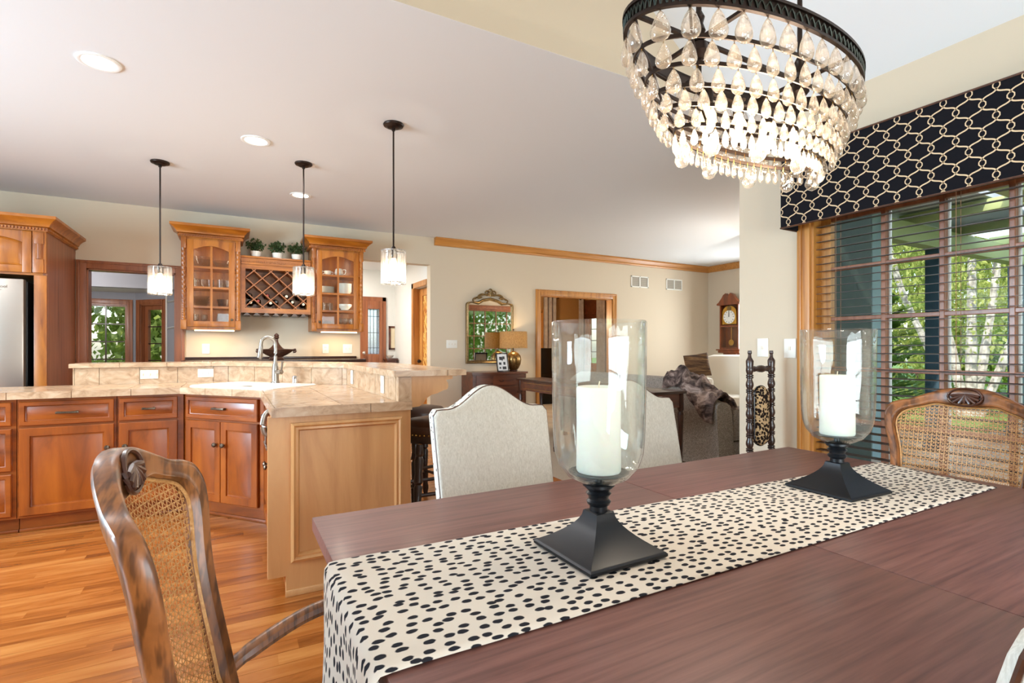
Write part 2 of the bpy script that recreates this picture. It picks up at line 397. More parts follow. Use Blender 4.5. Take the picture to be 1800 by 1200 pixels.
def boxes(lst):
    q = B()
    for t in lst: q.box(*t)
    return q
WT = .14
struct('wall_far', boxes([
    (-4.1, YF, 0, -1.34, YF + WT, CZ), (-1.34, YF, 2.03, -.56, YF + WT, CZ), (-.56, YF, 0, 1.46, YF + WT, CZ),
    (1.46, YF, 2.36, 2.42, YF + WT, CZ), (2.42, YF, 0, 4.22, YF + WT, CZ), (4.22, YF, 2.03, 5.66, YF + WT, CZ), (5.66, YF, 0, 8.15, YF + WT, CZ)]), 'wall_beige')
struct('wall_west', boxes([(-4.12, -2.3, 0, -4, 1.4, 2.85), (-4.12, 3.8, 0, -4, 6.96, 2.85), (-4.12, 1.4, 0, -4, 3.8, .9), (-4.12, 1.4, 2.2, -4, 3.8, 2.85)]), 'wall_beige')
struct('wall_back', boxes([(-4.12, -2.32, 0, -.4, -2.2, 2.85), (2.6, -2.32, 0, 3.09, -2.2, 2.85), (-.4, -2.32, 0, 2.6, -2.2, .12), (-.4, -2.32, 2.15, 2.6, -2.2, 2.85),
    (-.6, -2.32, 2.8, 3.0, -2.2, 4.1)]), 'wall_beige')
WY0, WY1, WZ0, WZ1 = -.36, 1.775, .22, 2.235
struct('wall_east', boxes([(XW, -2.2, 0, 3.09, WY0, 2.66), (XW, WY1, 0, 3.09, YS, 2.66), (XW, WY0, 0, 3.09, WY1, WZ0), (XW, WY0, WZ1, 3.09, WY1, 2.66)]), 'wall_beige')
struct('wall_living_south', boxes([(3.09, 2.19, 0, 4.35, YS, 2.742), (4.2, YS, 0, 4.35, 3.1, 2.742), (4.35, 3.0, 0, 4.45, 3.1, 2.742), (5.95, 3.0, 0, 6.2, 3.1, 2.742), (4.45, 3.0, 0, 5.95, 3.1, .85), (4.45, 3.0, 2.1, 5.95, 3.1, 2.742)]), 'wall_beige')
struct('wall_living_east', boxes([(6.05, 3.1, 0, 6.2, 4.6, 2.742), (6.2, 4.45, 0, 8.15, 4.6, 2.742), (8, 4.6, 0, 8.15, 5.0, 2.742), (8, 5.9, 0, 8.15, 6.82, 2.742), (8, 5, 0, 8.15, 5.9, .85), (8, 5, 2.15, 8.15, 5.9, 2.742)]), 'wall_beige')
struct('wall_exterior_siding', boxes([(3.1, 2.165, -.1, 4.37, 2.189, 2.7), (4.351, 2.189, -.1, 4.37, 2.99, 2.7)]), 'siding_green')
struct('wall_exterior_trim', boxes([(6.02, 2.97, -.1, 6.22, 2.999, 2.7), (6.201, 2.999, -.1, 6.22, 4.4, 2.7)]), 'trim_teal')
struct('ceiling', boxes([(-4.12, YS, CZ, 8.15, 6.96, 2.86), (-4.12, -2.32, CZ, -.426, YS, 2.86)]), 'ceiling_white')
RX, RZ = 1.168, 3.94
XZ = Matrix(((1, 0, 0, 0), (0, 0, 1, 0), (0, 1, 0, 0), (0, 0, 0, 1)))   # poly (x,z), extrude along y
b = B(); b.prism([(XW + .02, 2.593), (RX, RZ), (RX, RZ + .12), (3.12, 2.66)], -2.32, YS, XZ); b.prism([(-.426, CZ), (RX, RZ), (RX, RZ + .12), (-.55, 2.86)], -2.32, YS, XZ)
struct('ceiling_vault', b, 'ceiling_white')
b = B(); b.prism([(-.45, CZ + .001), (XW - .14, CZ + .001), (RX, RZ + .02)], YS, YS + .1, XZ); b.prism([(XW - .18, CZ), (XW + .1, 2.55), (XW + .1, CZ)], YS - .001, YS + .06, XZ)
struct('wall_gable', b, 'wall_beige')

# crown moulding of the living room
CR = [(0, 2.742), (.085, 2.742), (.085, 2.728), (.07, 2.72), (.058, 2.70), (.04, 2.672), (.022, 2.656), (.016, 2.64), (0, 2.636)]
b = B(); b.sweep([(2.475, YF), (7.999, YF), (7.999, 5.95)], CR); struct('trim_1', b, 'oak_x')
def casing(name, x0, x1, ztop, y, mat_v, mat_h, w=.085, bottom=0):
    prof = lambda a, c: None
    q = B()
    for (xa, xb, sgn) in ((x0 - w, x0, 1), (x1, x1 + w, -1)):
        q.box(xa, y - .018, bottom, xb, y, ztop + w, .003)
        xi = xa + .012 if sgn > 0 else xb - .030
        q.box(xi, y - .026, bottom, xi + .018, y - .01, ztop + w - .012, .004)
    q.box(x0 - .0, y - .0175, ztop, x1, y, ztop + w, .003); q.box(x0 - w + .02, y - .026, ztop + w - .03, x1 + w - .02, y - .01, ztop + w - .012, .004)
    q.box(x0 - .001, y, bottom, x0 + .014, y + WT, ztop); q.box(x1 - .014, y, bottom, x1 + .001, y + WT, ztop); q.box(x0, y, ztop - .014, x1, y + WT, ztop + .001)
    o = struct(name, q, mat_v, smooth=True); return o
casing('trim_2', -1.34, -.56, 2.03, YF, 'redoak_z', 'redoak_z')
casing('trim_3', 4.22, 5.66, 2.03, YF, 'oak_z', 'oak_x')
# baseboards
b = B(); b.box(2.42, YF - .016, 0, 4.13, YF, .11, .003); b.box(5.75, YF - .016, 0, 8, YF, .11, .003); struct('baseboard_far', b, 'oak_x')
b = B(); b.box(XW - .016, 1.87, 0, XW, YS, .11, .003); struct('baseboard_east', b, 'oak_y')

# wall vents
for k, xv in enumerate((6.27, 7.1)):
    t = thing('wall_vent', ['white double return air vent nearer the wooden office doorway', 'white double return air vent nearer the room corner and wall clock'][k], 'vent', (xv, YF, 2.36), 0, 'return air vents')
    q = B()
    for x0, x1 in ((-.2, -.18), (-.012, .012), (.18, .2)): q.box(x0, -.012, -.1, x1, 0, .1, .002)
    for z0, z1 in ((-.1, -.08), (.08, .1)): q.box(-.2, -.012, z0, .2, 0, z1, .002)
    obj('frame', q, 'switch_white', t)
    for s in range(7):
        q = B(); q.box(-.18, -.006, -.075 + s * .0225, .18, -.001, -.061 + s * .0225); obj('slat', q, 'vent_grey', t, smooth=False)

# ---- sunroom beyond the left doorway
struct('wall_sunroom', boxes([(-3.2, 9.2, 0, -1.86, 9.32, 2.6), (-1.35, 9.2, 0, -1.2, 9.32, 2.6), (-1.86, 9.2, 0, -1.35, 9.32, .5), (-1.86, 9.2, 1.83, -1.35, 9.32, 2.6),
    (-3.3, 6.96, 0, -3.2, 9.32, 2.6), (-3.2, 8.1, 1.97, .5, 8.2, 2.6)]), 'wall_grey')
b = boxes([(-3.2, 6.96, 2.6, .6, 8.2, 2.7)]); struct('ceiling_sunroom', b, 'ceiling_white')
b = boxes([(-3.2, 8.2, 2.0, .6, 9.32, 2.1)]); struct('ceiling_bay', b, 'ceiling_white')
MD = Matrix.Translation((-1.25, 9.2, 0)) @ Matrix.Rotation(R(-45), 4, 'Z')
b = boxes([(-.03, 0, 0, .1, .12, 2.6), (.52, 0, 0, 2.2, .12, 2.6), (.1, 0, 0, .52, .12, .45), (.1, 0, 1.83, .52, .12, 2.6)]); b.tf(MD); struct('wall_bay', b, 'wall_grey')
struct('wall_sunroom_right', boxes([(.5, 6.96, 0, .6, 8.2, 2.6)]), 'wall_grey')
def window(name, x0, x1, z0, z1, cols, rows, depth=.12, cas=.07, frame='redoak_z', mun='dark_wood', Mx=None, fw=.04, mw=.016, both=True):
    """window in a wall whose room face is local y=0 and which runs back to y=depth"""
    def fin(q): return q.tf(Mx) if Mx is not None else q
    q = B()
    for xa, xb in ((x0 - cas, x0), (x1, x1 + cas)): q.box(xa, -.018, z0 - cas, xb, 0, z1 + cas, .003); q.box(xa + .012, -.027, z0 - cas, xa + .03, -.01, z1 + cas - .01, .003)
    q.box(x0, -.018, z1, x1, 0, z1 + cas, .003); q.box(x0 - cas * .5, -.027, z1 + cas - .03, x1 + cas * .5, -.01, z1 + cas - .012, .003); q.box(x0 - cas, -.03, z0 - cas, x1 + cas, 0, z0, .003)
    for a in ((x0, 0, z0, x0 + .015, depth, z1), (x1 - .015, 0, z0, x1, depth, z1), (x0, 0, z1 - .015, x1, depth, z1), (x0, 0, z0, x1, depth, z0 + .015)): q.box(*a)
    root = struct(name, fin(q), frame, smooth=True)
    yg = depth * .62; g0, g1, h0, h1 = x0 + .015 + fw, x1 - .015 - fw, z0 + .015 + fw, z1 - .015 - fw
    q = B()
    for a in ((x0 + .015, yg - .02, z0 + .015, g0, yg + .02, z1 - .015), (g1, yg - .02, z0 + .015, x1 - .015, yg + .02, z1 - .015), (g0, yg - .02, z0 + .015, g1, yg + .02, h0), (g0, yg - .02, h1, g1, yg + .02, z1 - .015)): q.box(*a)
    struct('sash', fin(q), frame, root)
    pw, ph = (g1 - g0) / cols, (h1 - h0) / rows
    for i in range(1, cols):
        q = B(); q.box(g0 + i * pw - mw / 2, yg - .015, h0, g0 + i * pw + mw / 2, yg + .015, h1); struct('muntin', fin(q), mun, root)
    for j in range(1, rows):
        q = B(); q.box(g0, yg - .014, h0 + j * ph - mw / 2, g1, yg + .014, h0 + j * ph + mw / 2); struct('muntin', fin(q), mun, root)
    for i in range(cols):
        for j in range(rows):
            q = B(); q.box(g0 + i * pw, yg - .002, h0 + j * ph, g0 + (i + 1) * pw, yg + .002, h0 + (j + 1) * ph); struct('pane', fin(q), 'pane_glass', root)
    return root
window('window_2', -1.86, -1.35, .5, 1.83, 2, 5, mun='dark_wood', Mx=Matrix.Translation((0, 9.2, 0)), fw=.015)
window('window_3', .1, .52, .45, 1.83, 1, 5, Mx=MD, fw=.06, frame='redoak_z')
# living room window that the mirror shows: wall face looks to +Y
MS = Matrix.Translation((5.2, 3.1, 0)) @ Matrix.Rotation(R(180), 4, 'Z')
window('window_4', -.75, .75, .85, 2.1, 5, 4, Mx=MS, depth=.1, mun='redoak_z')
ME = Matrix.Translation((8.0, 5.45, 0)) @ Matrix.Rotation(R(-90), 4, 'Z')
window('added_window_5', -.45, .45, .85, 2.15, 3, 4, Mx=ME)  # added unseen window, put in to light the living room
MW_ = Matrix.Translation((-4.0, 2.6, 0)) @ Matrix.Rotation(R(90), 4, 'Z')
window('added_window_6', -1.2, 1.2, .9, 2.2, 6, 4, Mx=MW_)  # added unseen window, opening for the west fill light
MB_ = Matrix.Translation((1.1, -2.2, 0)) @ Matrix.Rotation(R(180), 4, 'Z')
window('added_window_7', -1.5, 1.5, .12, 2.15, 6, 5, Mx=MB_)  # added unseen glazing behind the camera, put in to let light through
# white ladder shelf in the sunroom
t = thing('ladder_stand', 'slim white ladder shaped stand in the sunroom doorway below pendant lamp', 'stand', (-.66, 7.45, 0))
for xo, yo in ((-.04, -.07), (.05, .07)):
    q = B(); q.box(xo - .008, yo - .008, 0, xo + .008, yo + .008, 1.86, .002); obj('upright', q, 'white_trim', t)
for z in (.25, .7, 1.43, 1.75):
    q = B(); q.tube([(-.04, -.07, z), (.05, .07, z + .03)], .012, 6); obj('rung', q, 'white_trim', t)

# ---- hall beyond the right of the hutch
b = boxes([(.5, 8.6, 0, 1.97, 8.72, 2.6), (2.14, 8.6, 0, 2.56, 8.72, 2.6), (1.97, 8.6, 0, 2.14, 8.72, 1.11), (1.97, 8.6, 1.84, 2.14, 8.72, 2.6), (2.42, 7.62, 0, 2.56, 8.6, 2.6), (2.42, 6.961, 2.1, 2.56, 7.62, 2.6), (2.54, 6.961, 0, 2.56, 7.62, 2.1), (.6, 6.96, 0, .7, 8.6, 2.6)]); struct('wall_hall', b, 'wall_white')
struct('ceiling_hall', boxes([(.5, 6.96, 2.5, 2.56, 8.72, 2.6)]), 'ceiling_white')
q = B(); q.box(2.405, 7.56, 0, 2.435, 7.64, 2.18, .003); q.box(2.405, 6.962, 2.1, 2.435, 7.64, 2.18, .003); q.box(2.42, 7.545, 0, 2.53, 7.56, 2.1)
struct('trim_4', q, 'oak_z', smooth=True)
q = B(); q.box(2.50, 6.97, .01, 2.535, 7.04, 2.09, .003); q.box(2.50, 7.40, .01, 2.535, 7.54, 2.09, .003); q.box(2.50, 7.04, 1.98, 2.535, 7.40, 2.09, .003); q.box(2.50, 7.04, .01, 2.535, 7.40, .2, .003)
d2 = struct('door_2', q, 'oak_z', smooth=True)
q = B(); q.box(2.512, 7.04, .2, 2.522, 7.40, 1.98); struct('etched_pane', q, 'etched_gold', d2)
q = B(); q.sphere((2.47, 7.46, 1.0), .028); q.cyl((2.50, 7.46, 1.0), (2.47, 7.46, 1.0), .01); struct('knob', q, 'bronze', d2)
q = B()
for a in ((1.35, 8.56, .01, 1.96, 8.6, 1.98), (2.15, 8.56, .01, 2.2, 8.6, 1.98), (1.96, 8.56, .01, 2.15, 8.6, 1.10), (1.96, 8.56, 1.85, 2.15, 8.6, 1.98)): q.box(*a, .003)
d1 = struct('door_1', q, 'redoak_z', smooth=True)
q = B(); q.box(1.96, 8.575, 1.10, 2.15, 8.583, 1.85); struct('leaded_pane', q, 'leaded_glass', d1)
for k in range(3):
    q = B(); q.box(1.995 + k * .055, 8.57, 1.10, 2.003 + k * .055, 8.574, 1.85); struct('lead_came', q, 'dark_slot', d1)
for z in (1.2, 1.45, 1.72):
    q = B(); q.box(1.96, 8.569, z, 2.15, 8.573, z + .007); struct('lead_came', q, 'dark_slot', d1)
for z in (1.0, 1.12):
    q = B(); q.sphere((1.88, 8.5, z), .03); q.cyl((1.88, 8.56, z), (1.88, 8.5, z), .012); struct('knob', q, 'chrome', d1)
q = B(); q.box(2.2, 8.575, 0, 2.265, 8.6, 2.05, .004); q.box(1.2, 8.575, 1.98, 2.265, 8.6, 2.05, .004); struct('trim_5', q, 'redoak_z', smooth=True)
t = thing('picture_frame', 'wooden framed picture on the white hall wall beside the front door', 'picture', (2.37, 8.6, 1.37))
for a in ((-.06, -.02, .17, .045, 0, .2), (-.06, -.02, -.2, .045, 0, -.17), (-.06, -.02, -.2, -.025, 0, .2)):
    q = B(); q.box(*a, .004); obj('frame_rail', q, 'chest_wood', t)
q = B(); q.box(-.03, -.008, -.18, .045, 0, .18); obj('picture', q, 'label_cream', t, smooth=False)
t = thing('hall_table', 'small red wooden table against the hall wall under the picture', 'table', (2.28, 8.45, 0))
q = B(); q.box(-.07, -.12, 1.0, .12, .13, 1.03, .004); obj('table_top', q, 'chest_wood', t)
q = B(); q.box(-.05, -.1, .92, .1, .11, 1.0); obj('apron', q, 'chest_wood', t)
for x in (-.045, .085):
    for y in (-.09, .09):
        q = B(); q.box(x - .012, y - .012, .003, x + .012, y + .012, .92); obj('leg', q, 'chest_wood', t)
t = B(); t.lathe([(.02, 0), (.05, .03), (.06, .05), (.05, .052), (.02, .02)], 16, (2.3, 8.45, 1.03)); tag(obj('hall_bowl', t, 'china'), 'small white bowl on the hall table', 'bowl')

# ---- office beyond the wooden doorway
struct('wall_office', boxes([(3.9, 9.8, 0, 5.5, 9.92, 2.6), (6.12, 9.8, 0, 7.34, 9.92, 2.6), (5.5, 9.8, 0, 6.12, 9.92, .7), (5.5, 9.8, 2.0, 6.12, 9.92, 2.6),
    (7.22, 6.96, 0, 7.34, 9.05, 2.6), (7.22, 9.6, 0, 7.34, 9.92, 2.6), (7.22, 9.05, 0, 7.34, 9.6, .8), (7.22, 9.05, 1.95, 7.34, 9.6, 2.6), (3.8, 6.96, 0, 3.9, 9.92, 2.6)]), 'wall_tan')
struct('ceiling_office', boxes([(3.8, 6.96, 2.6, 7.34, 9.92, 2.7)]), 'ceiling_white')
window('window_8', 5.5, 6.12, .7, 2.0, 2, 4, Mx=Matrix.Translation((0, 9.8, 0)), frame='oak_z')
MO = Matrix.Translation((7.22, 9.325, 0)) @ Matrix.Rotation(R(-90), 4, 'Z')
window('window_9', -.275, .275, .8, 1.95, 2, 4, Mx=MO, frame='oak_z')
def curtain(name, label, x0, x1, y, z0, z1, folds, Mx=None):
    q = B(); N = folds * 8; lo = []; hi = []
    for i in range(N + 1):
        u = i / N; x = x0 + (x1 - x0) * u; yy = y + .03 * math.sin(u * folds * 2 * math.pi)
        lo.append((x, yy)); 
    q.loft([[(p[0], p[1], z0) for p in lo] + [(p[0], p[1] + .004, z0) for p in lo[::-1]], [(p[0], p[1], z1) for p in lo] + [(p[0], p[1] + .004, z1) for p in lo[::-1]]])
    if Mx is not None: q.tf(Mx)
    return tag(obj(name, q, 'curtain'), label, 'curtain')
curtain('curtain', 'grey curtain panel hanging in the office just inside the doorway left', 6.08, 6.42, 9.68, .02, 2.34, 3)
curtain('curtain', 'pale curtain in the office corner left of the brown window shade', -.62, -.28, -.1, .02, 2.34, 3, MO)
curtain('curtain', 'pale curtain in the office right of the brown window shade', .2, .5, -.1, .02, 2.34, 3, MO)
def rod(label, p0, p1):
    t = thing('curtain_rod', label, 'curtain rod', p0); q = B(); q.cyl(p0, p1, .012); obj('pole', q, 'bronze', t, world=True)
    for p in (p0, p1): q = B(); q.sphere(p, .028); obj('finial', q, 'bronze', t, world=True)
rod('dark curtain rod above the grey office curtain inside doorway left', (5.4, 9.68, 2.345), (6.47, 9.68, 2.345))
rod('dark curtain rod above the brown office window shade', (7.12, 8.75, 2.345), (7.12, 9.72, 2.345))
q = B(); q.box(7.17, 9.03, 1.88, 7.2, 9.62, 2.3, .004)
for k in range(4): q.cyl((7.165, 9.03, 1.88 + k * .03), (7.165, 9.62, 1.88 + k * .03), .014, n=8)
tag(obj('roman_shade', q, 'chest_wood'), 'brown fabric window shade between two pale office curtains', 'window shade')
t = thing('office_cabinet', 'black office cabinet standing below the grey office curtain', 'cabinet', (5.98, 9.45, 0))
q = B(); q.box(-.3, -.2, .003, .1, .2, 1.2, .005); obj('body', q, 'black_gloss', t)
for z in (.1, .65):
    q = B(); q.box(-.28, -.215, z, .08, -.2, z + .48, .004); obj('door', q, 'black_gloss', t)

# ------------------------------------------------------------------ outside
q = B(); q.box(-40, -40, -.35, 60, 60, -.2); g = obj('lawn', q, 'grass', smooth=False, kind='stuff'); g['label'] = 'green lawn outside the windows'; g['category'] = 'lawn'
struct('patio', boxes([(3.1, -4, -.19, 10.5, 3.3, -.06)]), 'patio')
def leaves(q, c, rad, n, size, shell=.35, flat=1.0):
    for _ in range(n):
        d = Vector((random.gauss(0, 1), random.gauss(0, 1), random.gauss(0, 1))).normalized()
        k = 1 - shell * random.random() ** 1.5 if random.random() < .8 else random.random()
        p = Vector(c) + Vector((d.x * rad[0], d.y * rad[1], d.z * rad[2])) * k
        s = size * (.6 + .8 * random.random()); R3 = Euler((random.random() * 6.3, random.random() * 6.3, random.random() * 6.3)).to_matrix()
        P = [p + R3 @ Vector(v) * s for v in ((-.5, 0, 0), (0, -.28, .06), (.5, 0, 0), (0, .28, .06))]
        q.quad(*[tuple(v) for v in P])
def tree(name, label, base, h, crown, leafm, n, size, bark='bark_dark', tr=.14, group=None, blobs=6):
    t = thing(name, label, 'tree', base, 0, group); q = B()
    q.tube([(0, 0, 0), (.05, .03, h * .4), (-.04, .05, h * .8)], [tr, tr * .75, tr * .35], 8); obj('trunk', q, bark, t)
    q = B()
    for k in range(blobs):
        a = random.random() * 6.28; rr = random.random() * .6
        leaves(q, (crown[0] * rr * math.cos(a), crown[1] * rr * math.sin(a), h * .62 + crown[2] * (random.random() - .4)), [c * .6 for c in crown], n // blobs, size)
    obj('foliage', q, leafm, t, smooth=False, kind='stuff'); return t
def shrub(name, label, base, rad, leafm, n, size, group=None):
    t = thing(name, label, 'shrub', base, 0, group); q = B()
    for k in range(5):
        leaves(q, ((random.random() - .5) * rad[0], (random.random() - .5) * rad[1], rad[2] * (.45 + .5 * random.random())), [r * .6 for r in rad], n // 5, size)
    obj('foliage', q, leafm, t, smooth=False, kind='stuff')
    q = B(); q.tube([(0, 0, 0), (0, 0, rad[2] * .6)], .05, 6); obj('stem', q, 'bark_dark', t)
    return t
# clump of birches beyond the porch
t = thing('birch_tree', 'clump of white birch trunks with pale leaves outside the window', 'tree', (13.4, 4.75, -.2))
for dx, dy, h, r in ((-.9, 1.1, 5.2, .07), (-.45, .5, 5.6, .08), (-.1, -.05, 6, .085), (.3, -.35, 5.6, .075), (.6, -1.0, 5.0, .07)):
    q = B(); q.tube(crom([(dx * .12, dy * .12, 0), (dx * .5, dy * .5, 1.4), (dx * .9, dy * .9, 3.0), (dx * 1.1, dy * 1.1, h)], 4), [r * 1.15] * 5 + [r * .9] * 4 + [r * .5] * 4, 8); obj('trunk', q, 'bark_white', t)
q = B()
for k in range(14): leaves(q, ((random.random() - .5) * 3, (random.random() - .5) * 6, 1.9 + random.random() * 3.6), (1.3, 1.5, 1.2), 700, .10, .9)
obj('foliage', q, 'leaf_birch', t, smooth=False, kind='stuff')
t = thing('conifer_shrub', 'feathery pale green conifer shrub beyond the porch post', 'shrub', (9.3, 4.35, -.2)); q = B()
for k in range(26):
    a = k * 2.4; z = .25 + k * .072; rr = .95 - k * .025
    for j in range(110):
        u = random.random(); p = Vector((math.cos(a + (random.random() - .5) * 1.3) * rr * u, math.sin(a + (random.random() - .5) * 1.3) * rr * u, z + .18 * u + (random.random() - .5) * .06)); s = .09
        d = Vector((math.cos(a), math.sin(a), .3)) * s; e = Vector((-math.sin(a), math.cos(a), 0)) * s * .25
        q.quad(tuple(p - d), tuple(p - e), tuple(p + d), tuple(p + e))
obj('foliage', q, 'leaf_conifer', t, smooth=False, kind='stuff'); q = B(); q.tube([(0, 0, 0), (0, 0, 1.9)], [.05, .01], 6); obj('stem', q, 'bark_dark', t)
shrub('round_shrub', 'dense green shrub behind the birch trunks', (17.0, 4.9, -.2), (1.6, 1.3, 1.9), 'leaf_green', 3500, .1)
for k, (x, y, lab) in enumerate(((18.5, 7.6, 'left bushy shrub at the back of the lawn'), (19.5, 5.2, 'middle bushy shrub at the back of the lawn'), (20, 2.6, 'right bushy shrub at the back of the lawn'))):
    shrub('lawn_shrub', lab, (x, y, -.2), (2.4, 2.6, 2.4), 'leaf_green' if k % 2 else 'leaf_birch', 3500, .2, 'shrubs at the back of the lawn')
GT = 'tall trees at the end of the lawn'
for k, (x, y, h, cr, lm, lab) in enumerate([
    (19, 9.5, 8, (3, 3, 3), 'leaf_birch', 'pale leafy tree far behind the conifer shrub'), (22, 6.5, 8.5, (3.4, 3.4, 3.2), 'leaf_birch', 'tall pale tree rising behind the birch clump'),
    (23, 2.5, 7.5, (3, 3, 3), 'leaf_green', 'green tree at the far right end of the lawn'), (16, 11, 6, (2.6, 2.6, 2.6), 'leaf_dark', 'dark tree beside the house behind the conifer shrub'),
    (26, 11, 9, (4, 4, 4), 'leaf_green', 'broad green tree farthest across the lawn')]):
    tree('garden_tree', lab, (x, y, -.2), h, cr, lm, 4200, .22, group=GT)
# trees seen from the sunroom, the office and the mirror window
tree('garden_tree', 'yellow green tree filling the sunroom window', (-4.2, 14.2, -.2), 3.6, (3.4, 2.4, 3.0), 'leaf_birch', 12000, .19, group=GT)
tree('garden_tree', 'yellow green tree in the narrow sunroom side window', (-.6, 14.6, -.2), 3.4, (2.8, 2.4, 3.0), 'leaf_birch', 12000, .19, group=GT)
tree('garden_tree', 'green tree mirrored in the gilt framed mirror', (6.8, -3.4, -.2), 3.8, (3.4, 2.2, 2.8), 'leaf_green', 11000, .17, group=GT)
# porch: posts, beams and clear roof panels
for k, (x, y, lab) in enumerate(((7.35, 2.95, 'dark blue porch post beside the conifer shrub'), (9.9, 3.0, 'dark blue porch post right of the birch trunks'))):
    t = thing('porch_post', lab, 'post', (x, y, -.06), 0, 'porch posts')
    q = B(); q.box(-.07, -.07, 0, .07, .07, 2.44, .006); obj('shaft', q, 'post_blue', t)
    q = B(); q.box(-.09, -.09, 0, .09, .09, .14, .006); obj('plinth', q, 'post_blue', t)
    q = B(); q.box(.072, -.03, .14, .11, .03, 2.44, .004); obj('trim_strip', q, 'trim_teal', t)
t = thing('porch_roof', 'open porch roof of olive beams and clear panels', 'porch roof', (6.6, 0, 2.38))
for y in (2.95, 1.6, .2, -1.2, -2.6): q = B(); q.box(3.15 if y < 2 else 6.24, y - .07, 2.38, 10.4, y + .07, 2.6, .005); obj('beam', q, 'beam_green', t, world=True)
for x in (4.4, 5.6, 6.8, 8.0, 9.2, 10.35): q = B(); q.box(x - .05, -3.2, 2.6, x + .05, 3.05 if x > 6.3 else 2.1, 2.72, .005); obj('rafter', q, 'beam_green', t, world=True)
for i in range(6):
    q = B(); x0 = 3.15 + i * 1.22; q.box(x0, -3.2, 2.722, x0 + 1.2, 3.1 if x0 > 6.2 else 2.12, 2.73); obj('panel', q, 'clear_panel', t, world=True, smooth=False)

# ------------------------------------------------------------------ dining window, blind, valance
ML = Matrix.Translation((XW, 0, 0)) @ Matrix.Rotation(R(-90), 4, 'Z')     # local x -> -Y, local y -> +X
root = window('window_1', -WY1, -WY0, WZ0, WZ1, 1, 1, depth=.148, cas=.075, frame='oak_z', Mx=ML, fw=.055)
for k in range(8):
    yy = 1.436 - k * .255
    if yy < WY0 + .1: break
    q = B(); q.box(3.015, yy - .011, WZ0 + .03, 3.05, yy + .011, WZ1 - .03, .003); struct('muntin', q, 'redoak_z', root)
    q = B(); q.box(3.052, yy - .02, WZ0 + .03, 3.062, yy + .016, WZ1 - .03); struct('outer_bar', q, 'white_trim', root)
for k in range(6):
    zz = .511 + k * .284
    q = B(); q.box(3.017, WY0 + .06, zz - .011, 3.048, WY1 - .06, zz + .011, .003); struct('muntin', q, 'redoak_z', root)
tb = thing('window_blind', 'brown wooden slat blind hanging open in the dining window', 'blind', (2.972, .7, WZ0))
sl = B(); sl.box(-.022, WY0 + .03 - .7, -.0014, .022, WY1 - .025 - .7, .0014); slm = sl.mesh('slat', 'blind_slat', False)
z = .055; ns = 0
while z < WZ1 - WZ0 - .06:
    inst('slat', slm, tb, (0, 0, z), (0, R(-4), 0)); z += .0425; ns += 1
q = B(); q.box(-.026, WY0 + .03 - .7, WZ1 - WZ0 - .06, .026, WY1 - .025 - .7, WZ1 - WZ0 - .018, .003); obj('head_rail', q, 'blind_slat', tb)
q = B(); q.box(-.024, WY0 + .03 - .7, .016, .024, WY1 - .025 - .7, .04, .003); obj('bottom_rail', q, 'blind_slat', tb)
for yy in (1.64, 1.10, .52, -.05):
    for dx in (-.024, .024):
        q = B(); q.cyl((dx, yy - .7, .03), (dx, yy - .7, WZ1 - WZ0 - .05), .0012, n=5); obj('ladder_cord', q, 'cord', tb)
# valance
VX, VY1, VZ0, VZ1 = 2.78, 1.856, 1.887, 2.30
VY0 = -.46
t = thing('valance', 'black box valance with cream trellis print above the dining window', 'valance', (2.86, .7, VZ0))
q = B(); q.box(VX, VY0, VZ0, VX + .02, VY1, VZ1, .003); q.box(VX + .02, VY1 - .02, VZ0, XW, VY1, VZ1); q.box(VX + .02, VY0, VZ0, XW, VY0 + .02, VZ1); q.box(VX + .02, VY0 + .02, VZ1 - .02, XW, VY1 - .02, VZ1)
obj('box', q, 'valance_black', t, world=True)
for z in (VZ0, VZ1):
    q = B(); q.tube([(VX - .001, VY0, z), (VX - .001, VY1, z), (XW, VY1, z)], .005, 6); obj('welting', q, 'urn', t, world=True)
pr = B()
def ribbon(P, w, x=VX - .0012):
    n = len(P); 
    for i in range(n - 1):
        (y0, z0), (y1, z1) = P[i], P[i + 1]
        if not (VZ0 + .003 < (z0 + z1) / 2 < VZ1 - .003 and VY0 < (y0 + y1) / 2 < VY1 - .002): continue
        def nrm(k):
            a = P[max(k - 1, 0)]; c = P[min(k + 1, n - 1)]; d = Vector((c[0] - a[0], c[1] - a[1])).normalized(); return Vector((-d.y, d.x)) * w / 2
        n0, n1 = nrm(i), nrm(i + 1)
        pr.quad((x, y0 + n0.x, z0 + n0.y), (x, y0 - n0.x, z0 - n0.y), (x, y1 - n1.x, z1 - n1.y), (x, y1 + n1.x, z1 + n1.y))
DX, DZ = .0905, .1235
for j in range(-1, 8):
    for i in range(-1, 27):
        cy = 1.8075 - i * DX + (DX / 2 if j % 2 else 0); cz = 1.916 + j * DZ / 2
        ribbon([(cy + .0122 * math.cos(a * math.pi / 4 + .39), cz + .0142 * math.sin(a * math.pi / 4 + .39)) for a in range(9)], .0046)
        for sg in (-1, 1):
            P = []
            for s in range(11):
                u = s / 10; P.append((cy + sg * (DX / 2) * (u - math.sin(2 * math.pi * u) * .13), cz + .0125 + (DZ / 2 - .025) * (u + math.sin(2 * math.pi * u) * .05)))
            ribbon([(a + sg * 0, c) for a, c in P], .0062)
o = obj('trellis_print', pr, 'valance_cream', t, world=True, smooth=False, kind='stuff')

